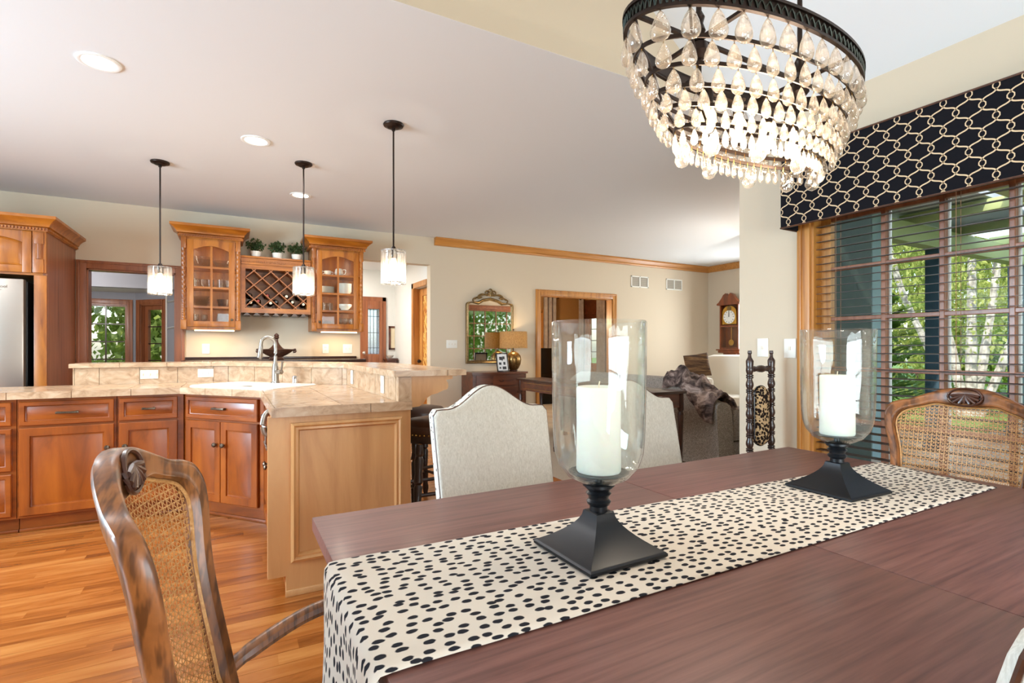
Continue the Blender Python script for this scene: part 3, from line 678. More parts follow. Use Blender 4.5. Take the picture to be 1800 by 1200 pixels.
# ------------------------------------------------------------------ kitchen cabinets
FR = [(0, 0), (0, .016), (.004, .02), (.052, .02), (.055, .010), (.062, .008), (.066, .009), (.108, .019)]
FD = [(0, 0), (0, .016), (.004, .02), (.026, .02), (.029, .010), (.034, .008), (.058, .019)]
def knob(parent, x, y, z):
    q = B(); q.lathe([(.006, 0), (.006, .012), (.015, .016), (.017, .022), (.012, .029), (.001, .031)], 14)
    q.tf(Matrix.Translation((x, y, z)) @ Matrix.Rotation(R(90), 4, 'X')); obj('knob', q, 'pewter', parent)
def pull(parent, x, y, z, w=.11):
    q = B(); q.box(x - w / 2, y - .028, z - .007, x + w / 2, y - .018, z + .007, .003)
    for s in (-1, 1): q.box(x + s * (w / 2 - .012) - .007, y - .02, z - .008, x + s * (w / 2 - .012) + .007, y, z + .008, .002)
    obj('handle', q, 'pewter', parent)
def base_cab(name, label, loc, rz, w, layout, depth=.6, H=.868, back=None):
    t = thing(name, label, 'cabinet', loc, rz, 'kitchen base cabinets'); q = B()
    q.box(0, 0, .1, w, depth, H); q.box(0, .06, 0, w, depth - .01, .1); obj('body', q, 'cabinet_x', t, smooth=False)
    q = B(); q.box(0, .045, 0, w, .06, .1); q.box(0, .03, 0, w, .046, .022, .006); obj('toe_kick', q, 'cabinet_x', t)
    for it in layout:
        k, x0, x1, z0, z1 = it[:5]
        q = B(); q.rects(x0, z0, x1, z1, 0, FD if k == 'd' else FR); p = obj('drawer' if k == 'd' else 'door', q, 'cabinet_x' if k == 'd' else 'cabinet_z', t)
        if k == 'd': pull(p, (x0 + x1) / 2, -.018, (z0 + z1) / 2, .12 if x1 - x0 > .35 else .08)
        else: knob(p, x1 - .035 if it[5] == 'r' else x0 + .035, -.018, z1 - .16)
    return t
YC = 4.41
base_cab('base_cabinet', 'wooden base cabinet with stacked drawers at the left end of the kitchen', (-1.86, YC, 0), 0, .64, [('d', .02, .62, .70, .85), ('d', .02, .62, .41, .68), ('d', .02, .62, .12, .39)])
base_cab('base_cabinet', 'wooden base cabinet with one wide drawer over one wide door', (-1.216, YC, 0), 0, .512, [('d', .012, .5, .695, .85), ('f', .012, .5, .115, .68, 'r')])
base_cab('base_cabinet', 'wooden base cabinet with short drawer over single door beside the sink corner', (-.70, YC, 0), 0, .385, [('d', .012, .35, .695, .85), ('f', .012, .35, .115, .68, 'l')])
A2, B2 = Vector((-.318, 4.43)), Vector((.19, 3.83)); dv = B2 - A2; wd = dv.length; ang = math.atan2(dv.y, dv.x)
base_cab('sink_cabinet', 'angled wooden sink cabinet with two doors under one drawer front', (A2.x, A2.y, 0), ang, wd, [('d', .05, wd - .05, .695, .85), ('f', .05, wd / 2 - .003, .115, .68, 'r'), ('f', wd / 2 + .003, wd - .05, .115, .68, 'l')], depth=.5)
pc = base_cab('base_cabinet', 'wooden peninsula cabinet seen edge on beside the pale end panel', (.2, 3.82, 0), R(-90), 1.1, [('d', .02, .54, .695, .85), ('f', .02, .54, .115, .68, 'r'), ('d', .56, 1.08, .695, .85), ('f', .56, 1.08, .115, .68, 'l')], depth=.55)
# towel bar on the peninsula front (seen edge on)
t = thing('cabinet_towel_bar', 'steel towel bar with towel ring on the peninsula cabinet front', 'towel bar', (.15, 2.95, .74))
q = B(); q.tube(crom([(.045, 0, 0), (.0, 0, .01), (-.012, 0, .06), (.0, 0, .11), (.02, 0, .13)], 4), .008, 8, 1.8); obj('hook', q, 'brushed_steel', t)
q = B(); q.cyl((0, -.12, -.05), (0, .12, -.05), .006); q.cyl((.03, 0, -.05), (0, 0, -.05), .006); q.cyl((0, 0, -.05), (0, 0, .02), .005); obj('bar', q, 'brushed_steel', t)
# end panel
t = thing('peninsula_end_panel', 'cabinet wood end panel, window light put into its pale colour, with applied moulding on the kitchen peninsula', 'panel', (.49, 2.7, 0))
q = B(); q.prism([(.145, .1), (.145, .868), (.84, .868), (.84, 0), (.225, 0), (.225, .1)], 2.68, 2.716, XZ); obj('panel', q, 'lit_cabinet_wood', t, world=True)
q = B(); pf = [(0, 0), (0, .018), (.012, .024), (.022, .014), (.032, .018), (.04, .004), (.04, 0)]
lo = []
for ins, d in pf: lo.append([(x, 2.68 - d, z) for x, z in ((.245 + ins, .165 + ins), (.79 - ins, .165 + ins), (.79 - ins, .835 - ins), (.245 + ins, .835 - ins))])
q.loft(lo, True, False); obj('moulding', q, 'lit_cabinet_wood', t, world=True)
q = B(); q.box(.222, 2.672, 0, .842, 2.682, .03, .003); obj('base_strip', q, 'lit_cabinet_wood', t, world=True)
# knee wall carrying the bar ledge
KW0, KW1 = .769, .84
inner = [(-1.06, 5.02), (-.034, 5.02), (KW0, 4.07), (KW0, 2.7175)]
def offset_path(P, d):
    out = []
    for i, p in enumerate(P):
        p = Vector(p); d0 = (p - Vector(P[i - 1])).normalized() if i else None; d1 = (Vector(P[i + 1]) - p).normalized() if i < len(P) - 1 else None
        n0 = Vector((-d0.y, d0.x)) if d0 else None; n1 = Vector((-d1.y, d1.x)) if d1 else None
        if n0 and n1: m_ = (n0 + n1).normalized(); nn = m_ / m_.dot(n0)
        else: nn = n0 or n1
        out.append((p.x + nn.x * d, p.y + nn.y * d))
    return out
outer = offset_path(inner, .071)
t = thing('bar_wall', 'low beige wall behind the sink that carries the tiled bar ledge', 'half wall', (KW0, 3.4, 0))
q = B(); io = offset_path(inner, .012); q.loft([[(io[i][0], io[i][1], 0), (outer[i][0], outer[i][1], 0), (outer[i][0], outer[i][1], 1.044), (io[i][0], io[i][1], 1.044)] for i in range(4)]); obj('core', q, 'wall_beige', t, world=True, smooth=False)
def wall_tiles(par, p0, p1, z0, z1, w, first=None):
    p0, p1 = Vector(p0), Vector(p1); L = (p1 - p0).length; d = (p1 - p0) / L; n_ = Vector((d.y, -d.x)); s = 0; w0 = first or w
    while s < L - .01:
        e = min(L, s + w0); w0 = w
        a, c = p0 + d * (s + .002), p0 + d * (e - .002); q = B()
        q.prism([tuple(a), tuple(c), tuple(c - n_ * .012), tuple(a - n_ * .012)], z0, z1); obj('tile', q, 'travertine', par, world=True, smooth=False); s = e
wall_tiles(t, inner[0], inner[1], .914, 1.042, .255, .15); wall_tiles(t, inner[1], inner[2], .914, 1.042, .3); wall_tiles(t, inner[2], inner[3], .914, 1.042, .3)
q = B(); q.box(KW0 + .001, 2.668, .87, KW1 + .001, 2.717, 1.042); obj('tile', q, 'travertine', t, world=True, smooth=False)
q = B(); q.box(-1.07, 5.021, .87, -1.061, 5.09, 1.042); obj('tile', q, 'travertine', t, world=True, smooth=False)
def tile_top(par, poly, size, z0, z1, ox=0, oy=0, rot=0, gap=.004):
    ca, sa = math.cos(rot), math.sin(rot); to = lambda p: (p[0] * ca + p[1] * sa, -p[0] * sa + p[1] * ca); fr = lambda p: (p[0] * ca - p[1] * sa, p[0] * sa + p[1] * ca)
    P = [to(p) for p in poly]; xs = [p[0] for p in P]; ys = [p[1] for p in P]
    i0 = math.floor((min(xs) - ox) / size); j0 = math.floor((min(ys) - oy) / size)
    for i in range(i0, int((max(xs) - ox) / size) + 2):
        for j in range(j0, int((max(ys) - oy) / size) + 2):
            x0, y0 = ox + i * size, oy + j * size; q = P
            for a, b_, c in ((-1, 0, -(x0 + gap / 2)), (1, 0, x0 + size - gap / 2), (0, -1, -(y0 + gap / 2)), (0, 1, y0 + size - gap / 2)):
                if len(q) > 2: q = clip_poly(q, a, b_, c)
            if len(q) < 3: continue
            ar = abs(sum(q[k - 1][0] * q[k][1] - q[k][0] * q[k - 1][1] for k in range(len(q)))) / 2
            if ar < .0006: continue
            m_ = B(); m_.prism([fr(p) for p in q], z0, z1); obj('tile', m_, 'travertine', par, world=True, smooth=False)
def edge_tiles(par, path, z0, z1, w, th=.012):
    for k in range(len(path) - 1): wall_tiles_edge(par, path[k], path[k + 1], z0, z1, w, th)
def wall_tiles_edge(par, p0, p1, z0, z1, w, th):
    p0, p1 = Vector(p0), Vector(p1); L = (p1 - p0).length; d = (p1 - p0) / L; n_ = Vector((d.y, -d.x)); s = 0
    while s < L - .005:
        e = min(L, s + w); a, c = p0 + d * (s + .0018), p0 + d * (e - .0018); q = B()
        q.prism([tuple(a), tuple(a + n_ * th), tuple(c + n_ * th), tuple(c)], z0, z1); obj('edge_tile', q, 'travertine', par, world=True, smooth=False); s = e
# worktop
fa, fb = (-.33, 4.388), (.172, 3.79)
ct = thing('kitchen_worktop', 'travertine tiled kitchen worktop turning the corner around the sink', 'worktop', (.45, 3.6, .868))
outline = [(-1.9, 4.388), fa, fb, (.172, 2.655), (KW0 - .001, 2.655), (KW0 - .001, 4.065), (-.036, 5.018), (-1.9, 5.018)]
q = B(); q.prism(outline, .869, .905); obj('core', q, 'grout', ct, world=True, smooth=False)
tile_top(ct, [(-1.9, 4.388), fa, (-.10, 4.80 - .14 + .36), (-.10, 5.018), (-1.9, 5.018)], .31, .905, .914, -.33, 4.388)
dgl = math.atan2(fb[1] - fa[1], fb[0] - fa[0])
tile_top(ct, [fa, fb, (KW0 - .001, 4.062), (-.036, 5.018), (-.10, 5.018)], .31, .905, .914, 0, .05, dgl)
tile_top(ct, [fb, (.172, 2.655), (KW0 - .001, 2.655), (KW0 - .001, 4.062)], .31, .905, .914, .172, 2.655 + .19)
edge_tiles(ct, [(-1.9, 4.388), fa], .868, .9135, .32); edge_tiles(ct, [fa, fb], .868, .9135, .26); edge_tiles(ct, [fb, (.172, 2.655)], .868, .9135, .31); edge_tiles(ct, [(.16, 2.655), (KW1, 2.655)], .868, .9135, .46, .008)
# bar ledge
bi = offset_path(inner, -.02); bo = offset_path(inner, .385)
bi[0] = (-1.09, bi[0][1]); bo[0] = (-1.09, bo[0][1]); bi[3] = (bi[3][0], 2.655); bo[3] = (bo[3][0], 2.655)
bt = thing('bar_ledge', 'raised travertine tiled bar ledge wrapping behind the sink and peninsula', 'bar top', (.95, 3.4, 1.045))
q = B(); q.loft([[(*bi[i], 1.045), (*bo[i], 1.045), (*bo[i], 1.069), (*bi[i], 1.069)] for i in range(4)]); obj('core', q, 'grout', bt, world=True, smooth=False)
for k in range(3):
    d = Vector(bi[k + 1]) - Vector(bi[k]); tile_top(bt, [bi[k], bo[k], bo[k + 1], bi[k + 1]], .31, 1.069, 1.077, bi[k][0] if k == 0 else 0, bi[k][1] if k == 0 else .11, 0 if k != 1 else math.atan2(d.y, d.x))
    edge_tiles(bt, [bi[k], bi[k + 1]], 1.045, 1.0765, .31, .006)
edge_tiles(bt, [bi[3], (1.04, 2.655), bo[3]], 1.045, 1.0765, .5, .006)
# corbels
def corbel(label, loc, rz):
    t = thing('corbel', label, 'corbel', loc, rz, 'bar ledge corbels')
    P = [(0, 0), (.245, 0), (.245, -.02), (.205, -.026)] + [(.2 + .02 * math.cos(a), -.055 - .03 * math.sin(a) * 1) for a in (0.9, .3, -.4)][::-1] + [(.19, -.082), (.155, -.098), (.12, -.105), (.09, -.125), (.075, -.15), (.05, -.165), (.02, -.168), (0, -.168)]
    q = B(); q.prism(P, -.03, .03, XZ); obj('bracket', q, 'lit_cabinet_wood', t)
    q = B(); q.box(0, -.035, -.004, .27, .035, 0); obj('top_plate', q, 'lit_cabinet_wood', t)
corbel('wooden scrolled corbel under the near end of the bar ledge', (KW1 + .001, 2.72, 1.044), 0)
corbel('wooden scrolled corbel under the bar ledge farther along the peninsula', (KW1 + .001, 3.7, 1.044), 0)
# sink, faucet, soap pump
dn = Vector((-math.sin(dgl), math.cos(dgl))); dd = Vector((math.cos(dgl), math.sin(dgl)))
mid = (Vector(fa) + Vector(fb)) / 2
MSK = Matrix.Translation((mid.x, mid.y, .914)) @ Matrix.Rotation(dgl, 4, 'Z')
t = thing('kitchen_sink', 'white drop in kitchen sink in the angled corner worktop', 'sink', (mid.x, mid.y, .914), dgl)
rr = lambda x0, y0, x1, y1, r, z: [(cx + r * math.cos(a), cy + r * math.sin(a), z) for cx, cy, s in ((x1 - r, y1 - r, 0), (x0 + r, y1 - r, 90), (x0 + r, y0 + r, 180), (x1 - r, y0 + r, 270)) for a in [R(s + k * 22.5) for k in range(5)]]
q = B(); x0, y0, x1, y1 = -.40, .05, .40, .52
q.loft([rr(x0, y0, x1, y1, .05, .0), rr(x0, y0, x1, y1, .05, .008), rr(x0 + .012, y0 + .012, x1 - .012, y1 - .012, .045, .014), rr(x0 + .045, y0 + .035, x1 - .045, y1 - .11, .05, .014), rr(x0 + .055, y0 + .045, x1 - .055, y1 - .12, .05, .004), rr(x0 + .07, y0 + .06, x1 - .07, y1 - .135, .05, .0005)], True, True)
obj('rim', q, 'porcelain', t)
q = B(); q.lathe([(.035, .0), (.035, .003), (.02, .004)], 16, (0, .22, .001)); obj('drain', q, 'brushed_steel', t)
fpos = MSK @ Vector((.03, .455, .014))
t = thing('kitchen_faucet', 'brushed steel gooseneck faucet with side lever behind the sink', 'faucet', tuple(fpos), dgl)
q = B(); q.lathe([(.032, 0), (.032, .006), (.026, .012), (.024, .10), (.02, .14), (.015, .16)], 20); obj('body', q, 'brushed_steel', t)
path = crom([(0, 0, .15), (0, 0, .27), (-.005, -.008, .325), (-.03, -.045, .352), (-.05, -.08, .33), (-.055, -.085, .28)], 6)
q = B(); q.tube(path, .0125, 12); obj('spout', q, 'brushed_steel', t)
q = B(); q.tube([(-.055, -.085, .285), (-.057, -.088, .25), (-.06, -.092, .2), (-.062, -.096, .19)], [.0155, .017, .02, .016], 14); obj('spray_head', q, 'brushed_steel', t)
q = B(); q.tube([(.015, -.005, .085), (.075, -.012, .085)], [.016, .018], 14); q.tube([(.072, -.012, .085), (.078, -.01, .13), (.082, -.01, .165)], [.007, .007, .009], 8); obj('lever', q, 'brushed_steel', t)
sp = MSK @ Vector((.22, .46, .014))
t = thing('sink_air_gap', 'short chrome air gap cap beside the faucet', 'sink cap', tuple(sp)); q = B(); q.lathe([(.02, 0), (.02, .05), (.017, .058), (.002, .06)], 16); obj('cap', q, 'chrome', t); q = B(); q.lathe([(.024, 0), (.024, .005), (.02, .006)], 16); obj('flange', q, 'chrome', t)

# wall plates
def plate(kind, label, Mx, w, h, n, horiz=False):
    t = thing('switch_plate' if kind == 's' else 'outlet', label, 'switch' if kind == 's' else 'outlet', tuple(Mx.translation)); RMi = RM[t.name].inverted()
    q = B(); q.box(-w / 2, -.006, -h / 2, w / 2, 0, h / 2, .002); q.tf(RMi @ Mx); obj('cover', q, 'plate_plastic' if horiz else 'switch_white', t)
    for k in range(n):
        o = (k - (n - 1) / 2) * (.046 if kind == 's' else .04)
        q = B()
        if kind == 's': q.box(o - .005, -.012, -.011, o + .005, -.005, .011, .001); q.tf(RMi @ Mx); obj('toggle', q, 'plate_plastic', t)
        else:
            x, z = (o, 0) if horiz else (0, o)
            q.box(x - .014, -.0075, z - .014, x + .014, -.005, z + .014, .002); q.tf(RMi @ Mx); f = obj('socket', q, 'switch_white', t)
            for s in (-.005, .005):
                q = B(); a, c = (.0012, .004); 
                if horiz: q.box(x - c, -.0082, z + s - a, x + c, -.0074, z + s + a)
                else: q.box(x + s - a, -.0082, z - c, x + s + a, -.0074, z + c)
                q.tf(RMi @ Mx); obj('slot', q, 'dark_slot', f, smooth=False)
T = Matrix.Translation
plate('s', 'cream switch plate on the tiled splash left of the sink', T((-.59, 5.019, .985)), .12, .07, 3, True)
plate('o', 'cream horizontal outlet on the tiled splash behind the sink', T((-.2, 5.019, .987)), .115, .07, 2, True)
plate('o', 'outlet on the kitchen wall under the left glass cabinet', T((-.27, YF - .001, 1.19)), .075, .115, 2)
plate('o', 'outlet on the kitchen wall under the right glass cabinet', T((1.03, YF - .001, 1.19)), .075, .115, 2)
plate('s', 'double switch plate on the kitchen wall under the right glass cabinet', T((1.30, YF - .001, 1.19)), .115, .115, 2)
plate('s', 'triple switch plate on the wall left of the gilt mirror', T((2.74, YF - .001, 1.255)), .165, .115, 3)
ME2 = T((XW - .001, 2.08, 1.20)) @ Matrix.Rotation(R(-90), 4, 'Z')
plate('s', 'white switch plate on the wall above the leopard chair', ME2, .075, .115, 1)
ME3 = T((XW - .001, 1.90, 1.195)) @ Matrix.Rotation(R(-90), 4, 'Z')
plate('s', 'white switch plate beside the dining window casing', ME3, .075, .115, 1)
MK = T((KW0 - .001, 2.98, .985)) @ Matrix.Rotation(R(-90), 4, 'Z')
plate('s', 'cream switch plate on the peninsula splash near the end', MK, .07, .1, 1)
MK = T((KW0 - .001, 3.85, .985)) @ Matrix.Rotation(R(-90), 4, 'Z')
plate('s', 'cream switch plate on the peninsula splash near the sink corner', MK, .07, .1, 1)

# ------------------------------------------------------------------ refrigerator and its cabinet
t = thing('refrigerator_cabinet', 'tall wooden cabinet surrounding the refrigerator with crown moulding', 'cabinet', (-2.0, 6.4, 0))
q = B(); q.box(-1.46, 5.9, 0, -1.43, YF - .004, 2.24); obj('side_panel', q, 'redoak_z', t, world=True, smooth=False)
q = B(); q.box(-1.515, 5.88, 0, -1.43, 5.9, 1.83, .002); obj('stile', q, 'cabinet_up_z', t, world=True)
q = B(); q.box(-2.52, 5.9, 1.83, -1.46, YF - .004, 2.24); q.box(-2.52, 5.9, 0, -2.49, YF - .004, 1.83); obj('body', q, 'cabinet_up_x', t, world=True, smooth=False)
q = B(); q.box(-1.52, 5.865, 1.85, -1.43, 5.9, 2.22, .003)
q.box(-1.505, 5.855, 2.1, -1.445, 5.866, 2.2, .002); q.box(-1.505, 5.855, 1.85, -1.445, 5.866, 1.97, .002); q.cyl((-1.475, 5.865, 1.97), (-1.475, 5.865, 2.1), .022, n=10); obj('corner_post', q, 'cabinet_up_z', t, world=True)
def archdoor(par, x0, x1, z0, z1, y, rise=.04, mat='cabinet_up_z'):
    q = B(); w = .06; q.box(x0, y - .02, z0, x0 + w, y, z1, .003); q.box(x1 - w, y - .02, z0, x1, y, z1, .003); q.box(x0 + w, y - .02, z0, x1 - w, y, z0 + w, .003)
    arch = [(x0 + w + (x1 - x0 - 2 * w) * k / 12, z1 - w - rise + rise * math.sin(math.pi * k / 12)) for k in range(13)]
    q.prism([(x0 + w, z1), *arch, (x1 - w, z1)], y - .02, y, XZ); return q, arch, w
for x0, x1 in ((-2.49, -2.005), (-1.995, -1.53)):
    q, arch, w = archdoor(t, x0, x1, 1.85, 2.21, 5.9); d = obj('door', q, 'cabinet_up_z', t, world=True)
    q = B(); cx = (x0 + x1) / 2
    base = [(x0 + w, 1.85 + w)] + arch + [(x1 - w, 1.85 + w)]; cz = 2.02
    lo = []
    for s, dpt in ((1, .006), (.86, .016), (.84, .017)): lo.append([(cx + (px - cx) * s, 5.9 - dpt, cz + (pz - cz) * s) for px, pz in base])
    q.loft(lo, True, True); obj('raised_panel', q, 'cabinet_up_z', d, world=True)
CPR = [(0, 0), (.012, 0), (.012, .03), (.03, .038), (.034, .055), (.06, .085), (.085, .1), (.085, .125), (0, .125)]
def crownm(par, path, z, mat='cabinet_up_x', sc=1.0):
    q = B(); q.sweep(path, [(o * sc, z + h * sc) for o, h in CPR]); obj('crown', q, mat, par, world=True)
    q = B()
    for k in range(len(path) - 1):
        a, c = Vector(path[k]), Vector(path[k + 1]); L = (c - a).length; d = (c - a) / L; n_ = Vector((d.y, -d.x)); nn = int(L / .022)
        for i in range(nn):
            p = a + d * ((i + .25) * L / nn); e = p + d * .011
            q.prism([tuple(p), tuple(p + n_ * .024 * sc), tuple(e + n_ * .024 * sc), tuple(e)], z + .008, z + .026)
    obj('dentil', q, mat, par, world=True, smooth=False, kind='stuff')
crownm(t, [(-2.52, 5.865), (-1.43, 5.865), (-1.43, YF - .004)], 2.21)
t = thing('refrigerator', 'stainless steel refrigerator in the tall wooden cabinet', 'refrigerator', (-1.95, 6.3, 0))
q = B(); q.box(-2.45, 5.9, .02, -1.56, 6.75, 1.77, .004); obj('body', q, 'fridge_dark', t, world=True)
for x0, x1 in ((-2.45, -2.01), (-2.0, -1.565)):
    q = B(); q.box(x0, 5.82, .62, x1, 5.895, 1.785, .012); obj('door', q, 'fridge_steel', t, world=True)
q = B(); q.box(-2.45, 5.82, .06, -1.565, 5.895, .60, .012); obj('freezer_drawer', q, 'fridge_steel', t, world=True)
for x in (-2.05, -1.96):
    q = B(); q.cyl((x, 5.775, .8), (x, 5.775, 1.55), .012); q.cyl((x, 5.775, .85), (x, 5.83, .85), .008); q.cyl((x, 5.775, 1.5), (x, 5.83, 1.5), .008); obj('handle', q, 'brushed_steel', t, world=True)
cu = bpy.data.curves.new('badge', 'FONT'); cu.body = 'Whirlpool'; cu.size = .035; cu.extrude = .0008; cu.align_x = 'CENTER'
bo_ = bpy.data.objects.new('badge_tmp', cu); COL.objects.link(bo_); dg = bpy.context.evaluated_depsgraph_get(); bm_ = bpy.data.meshes.new_from_object(bo_.evaluated_get(dg)); bpy.data.objects.remove(bo_)
bm_.materials.clear(); bm_.materials.append(M['chrome']); o = bpy.data.objects.new('badge', bm_); COL.objects.link(o); o.parent = t; o.location = (-1.74 + 1.95, 5.8185 - 6.3, 1.705); o.rotation_euler = (R(90), 0, 0)
q = B(); q.tube([(-1.745, 5.819, 1.69), (-1.725, 5.819, 1.682), (-1.705, 5.819, 1.69)], .0015, 5); obj('badge_swoosh', q, 'chrome', t, world=True)

# ------------------------------------------------------------------ hutch: glass cabinets, wine rack, buffet
def glass_cab(label, x0, x1, knobside):
    t = thing('glass_cabinet', label, 'cabinet', ((x0 + x1) / 2, 6.65, 1.40)); yf = 6.50; z0, z1 = 1.40, 2.40
    q = B()
    for a in ((x0, yf, z0, x0 + .02, YF - .001, z1), (x1 - .02, yf, z0, x1, YF - .001, z1), (x0 + .02, yf, z0, x1 - .02, YF - .001, z0 + .03), (x0 + .02, yf, z1 - .03, x1 - .02, YF - .001, z1), (x0 + .02, YF - .012, z0 + .03, x1 - .02, YF - .001, z1 - .03)): q.box(*a)
    obj('body', q, 'cabinet_up_z', t, world=True, smooth=False)
    for z in (1.645, 1.855, 2.075):
        q = B(); q.box(x0 + .021, yf + .03, z - .008, x1 - .021, YF - .013, z + .008); obj('shelf', q, 'cabinet_up_x', t, world=True, smooth=False)
    for xa in (x0 - .004, x1 - .051):
        q = B(); q.box(xa, yf - .03, z0, xa + .055, yf, z0 + .1, .003); q.box(xa + .004, yf - .028, z1 - .13, xa + .051, yf, z1, .003)
        q.box(xa + .008, yf - .012, z0 + .1, xa + .047, yf, z1 - .13)
        q.tube([(xa + .027, yf - .014 + .006 * 0, z0 + .1 + k * (z1 - z0 - .23) / 60) for k in range(61)], [.016 + .004 * math.sin(k * 1.6) for k in range(61)], 8)
        obj('corner_post', q, 'cabinet_up_z', t, world=True)
    dx0, dx1, dz0, dz1 = x0 + .055, x1 - .055, z0 + .03, z1 - .03
    q, arch, w = archdoor(t, dx0, dx1, dz0, dz1, yf, .05); d = obj('door', q, 'cabinet_up_z', t, world=True)
    q = B(); cx = (dx0 + dx1) / 2; q.box(cx - .011, yf - .016, dz0 + w, cx + .011, yf - .003, dz1 - w - .002); obj('muntin', q, 'cabinet_up_z', d, world=True, smooth=False)
    for z in (1.645, 1.855, 2.075):
        q = B(); q.box(dx0 + w, yf - .0155, z - .011, dx1 - w, yf - .003, z + .011); obj('muntin', q, 'cabinet_up_x', d, world=True, smooth=False)
    q = B(); q.prism([(dx0 + w, dz0 + w)] + arch + [(dx1 - w, dz0 + w)], yf - .003, yf - .001, XZ); obj('pane', q, 'cabinet_glass', d, world=True, smooth=False)
    xk = dx1 - .03 if knobside == 'r' else dx0 + .03
    q = B(); q.lathe([(.006, 0), (.006, .012), (.015, .018), (.012, .027), (.001, .03)], 12); q.tf(T((xk, yf - .02, dz0 + .08)) @ Matrix.Rotation(R(90), 4, 'X')); obj('knob', q, 'pewter', d, world=True)
    crownm(t, [(x0 - .004, YF), (x0 - .004, yf - .03), (x1 + .004, yf - .03), (x1 + .004, YF)], z1 - .01, sc=1.05)
    q = B(); q.box(x0 + .12, yf + .05, z0 - .014, x1 - .06, yf + .12, z0 - .001, .002); obj('under_light', q, 'strip_warm', t, world=True)
    L = light('under_cabinet_lamp', 'AREA', (0, -.06, -.02), 2.2, (1, .72, .42), (0, 0, 0), .4, .06, parent=t)
    for sg in (-1, 1): light('added_cabinet_fill', 'AREA', (sg * ((x1 - x0) / 2 - .085), -.11, .5), 1.3, (1, .85, .64), (R(90), 0, 0), .02, .9, parent=t)  # added fill strips brighten the cabinet contents
    return t
LC = (-.487, .075); RC = (.825, 1.424)
glass_cab('left wooden wall cabinet with arched glass door and glassware inside', *LC, 'r')
glass_cab('right wooden wall cabinet with arched glass door and white china inside', *RC, 'l')
def lathe_item(name, label, cat, x, y, z, prof, mat, group, n=18, extra=None):
    t = thing(name, label, cat, (x, y, z), 0, group); q = B(); q.lathe(prof, n, caps=True); obj('body', q, mat, t); return t
GG = 'glassware in the left glass cabinet'; CG = 'china in the right glass cabinet'
shz = [1.431, 1.654, 1.864, 2.084]
tum = [(.028, 0), (.034, .003), (.038, .1), (.036, .1), (.03, .008), (.001, .006)]
gob = [(.03, 0), (.03, .003), (.005, .01), (.005, .05), (.03, .075), (.036, .11), (.032, .14), (.030, .139), (.033, .11), (.025, .08), (.001, .06)]
def plain_item(name, label, cat, x, y, z, prof, mat, group, n=16):
    q = B(); q.lathe(prof, n, (x, y, z)); tag(obj(name, q, mat), label, cat, group)
pl = [(.06, 0), (.075, .004), (.11, .014), (.112, .016), (.075, .008), (.001, .006)]
for k, x in enumerate((-.36, -.29, -.22)): plain_item('tumbler', ['left', 'middle', 'right'][k] + ' clear tumbler on the upper middle shelf, left side of left glass cabinet', 'glass', x, 6.64 + .03 * (k % 2), shz[2] + .0, tum, 'drinking_glass', GG)
for k, x in enumerate((-.12, -.05, .01)): plain_item('tumbler', ['left', 'middle', 'right'][k] + ' clear tumbler on the upper middle shelf, right side of left glass cabinet', 'glass', x, 6.64 + .03 * (k % 2), shz[2], tum, 'drinking_glass', GG)
plain_item('crystal_bowl', 'wide crystal bowl on the top shelf, left side of left glass cabinet', 'bowl', -.30, 6.66, shz[3], [(.05, 0), (.07, .004), (.1, .08), (.11, .12), (.106, .12), (.09, .07), (.06, .01), (.001, .008)], 'drinking_glass', GG)
plain_item('crystal_platter', 'gold rimmed crystal dish on the top shelf, right side of left glass cabinet', 'bowl', -.09, 6.66, shz[3], [(.05, 0), (.06, .004), (.09, .05), (.11, .09), (.106, .09), (.08, .04), (.001, .008)], 'drinking_glass', GG)
for k, w_ in enumerate(('bottom', 'middle', 'top')): plain_item('cut_glass_bowl', w_ + ' cut glass bowl of the stack on the left cabinet lower shelf', 'bowl', -.31, 6.66, shz[1] + k * .03, [(.04, 0), (.05, .003), (.085, .06), (.08, .06), (.045, .008), (.001, .006)], 'drinking_glass', GG)
plain_item('dark_bowl', 'dark patterned bowl on the lower shelf of the left glass cabinet', 'bowl', -.08, 6.66, shz[1], [(.05, 0), (.06, .004), (.08, .09), (.075, .09), (.055, .01), (.001, .008)], 'urn', GG)
for k, x in enumerate((-.36, -.28)): plain_item('goblet', ['left', 'right'][k] + ' stemmed goblet on the bottom shelf of the left glass cabinet', 'glass', x, 6.65, shz[0], gob, 'drinking_glass', GG)
plain_item('frosted_vase', 'frosted pale vase on the bottom shelf of the left glass cabinet', 'vase', -.07, 6.65, shz[0], [(.06, 0), (.08, .01), (.095, .08), (.085, .15), (.08, .15), (.085, .08), (.06, .02), (.001, .015)], 'leaded_glass', GG)
def cup(x, y, z, label):
    t = thing('teacup', label, 'cup', (x, y, z), 0, CG); q = B(); q.lathe([(.022, 0), (.026, .004), (.04, .04), (.042, .065), (.039, .065), (.036, .04), (.001, .008)], 16); obj('body', q, 'china', t)
    q = B(); q.tube(crom([(.036, 0, .052), (.058, 0, .055), (.06, 0, .03), (.037, 0, .02)], 4), .004, 6); obj('handle', q, 'china', t)
cup(.925, 6.62, shz[3], 'white teacup leftmost on the top shelf of the right glass cabinet'); cup(1.03, 6.64, shz[3], 'white teacup in the middle of the top shelf of the right glass cabinet')
t = thing('teapot', 'white china creamer with handle on the top shelf of the right glass cabinet', 'creamer', (1.16, 6.63, shz[3])); q = B(); q.lathe([(.03, 0), (.035, .004), (.055, .04), (.045, .085), (.035, .1), (.032, .1), (.04, .08), (.001, .01)], 16); obj('body', q, 'china', t); q = B(); q.tube(crom([(.045, 0, .09), (.08, 0, .09), (.075, 0, .045), (.05, 0, .03)], 4), .005, 6); obj('handle', q, 'china', t)
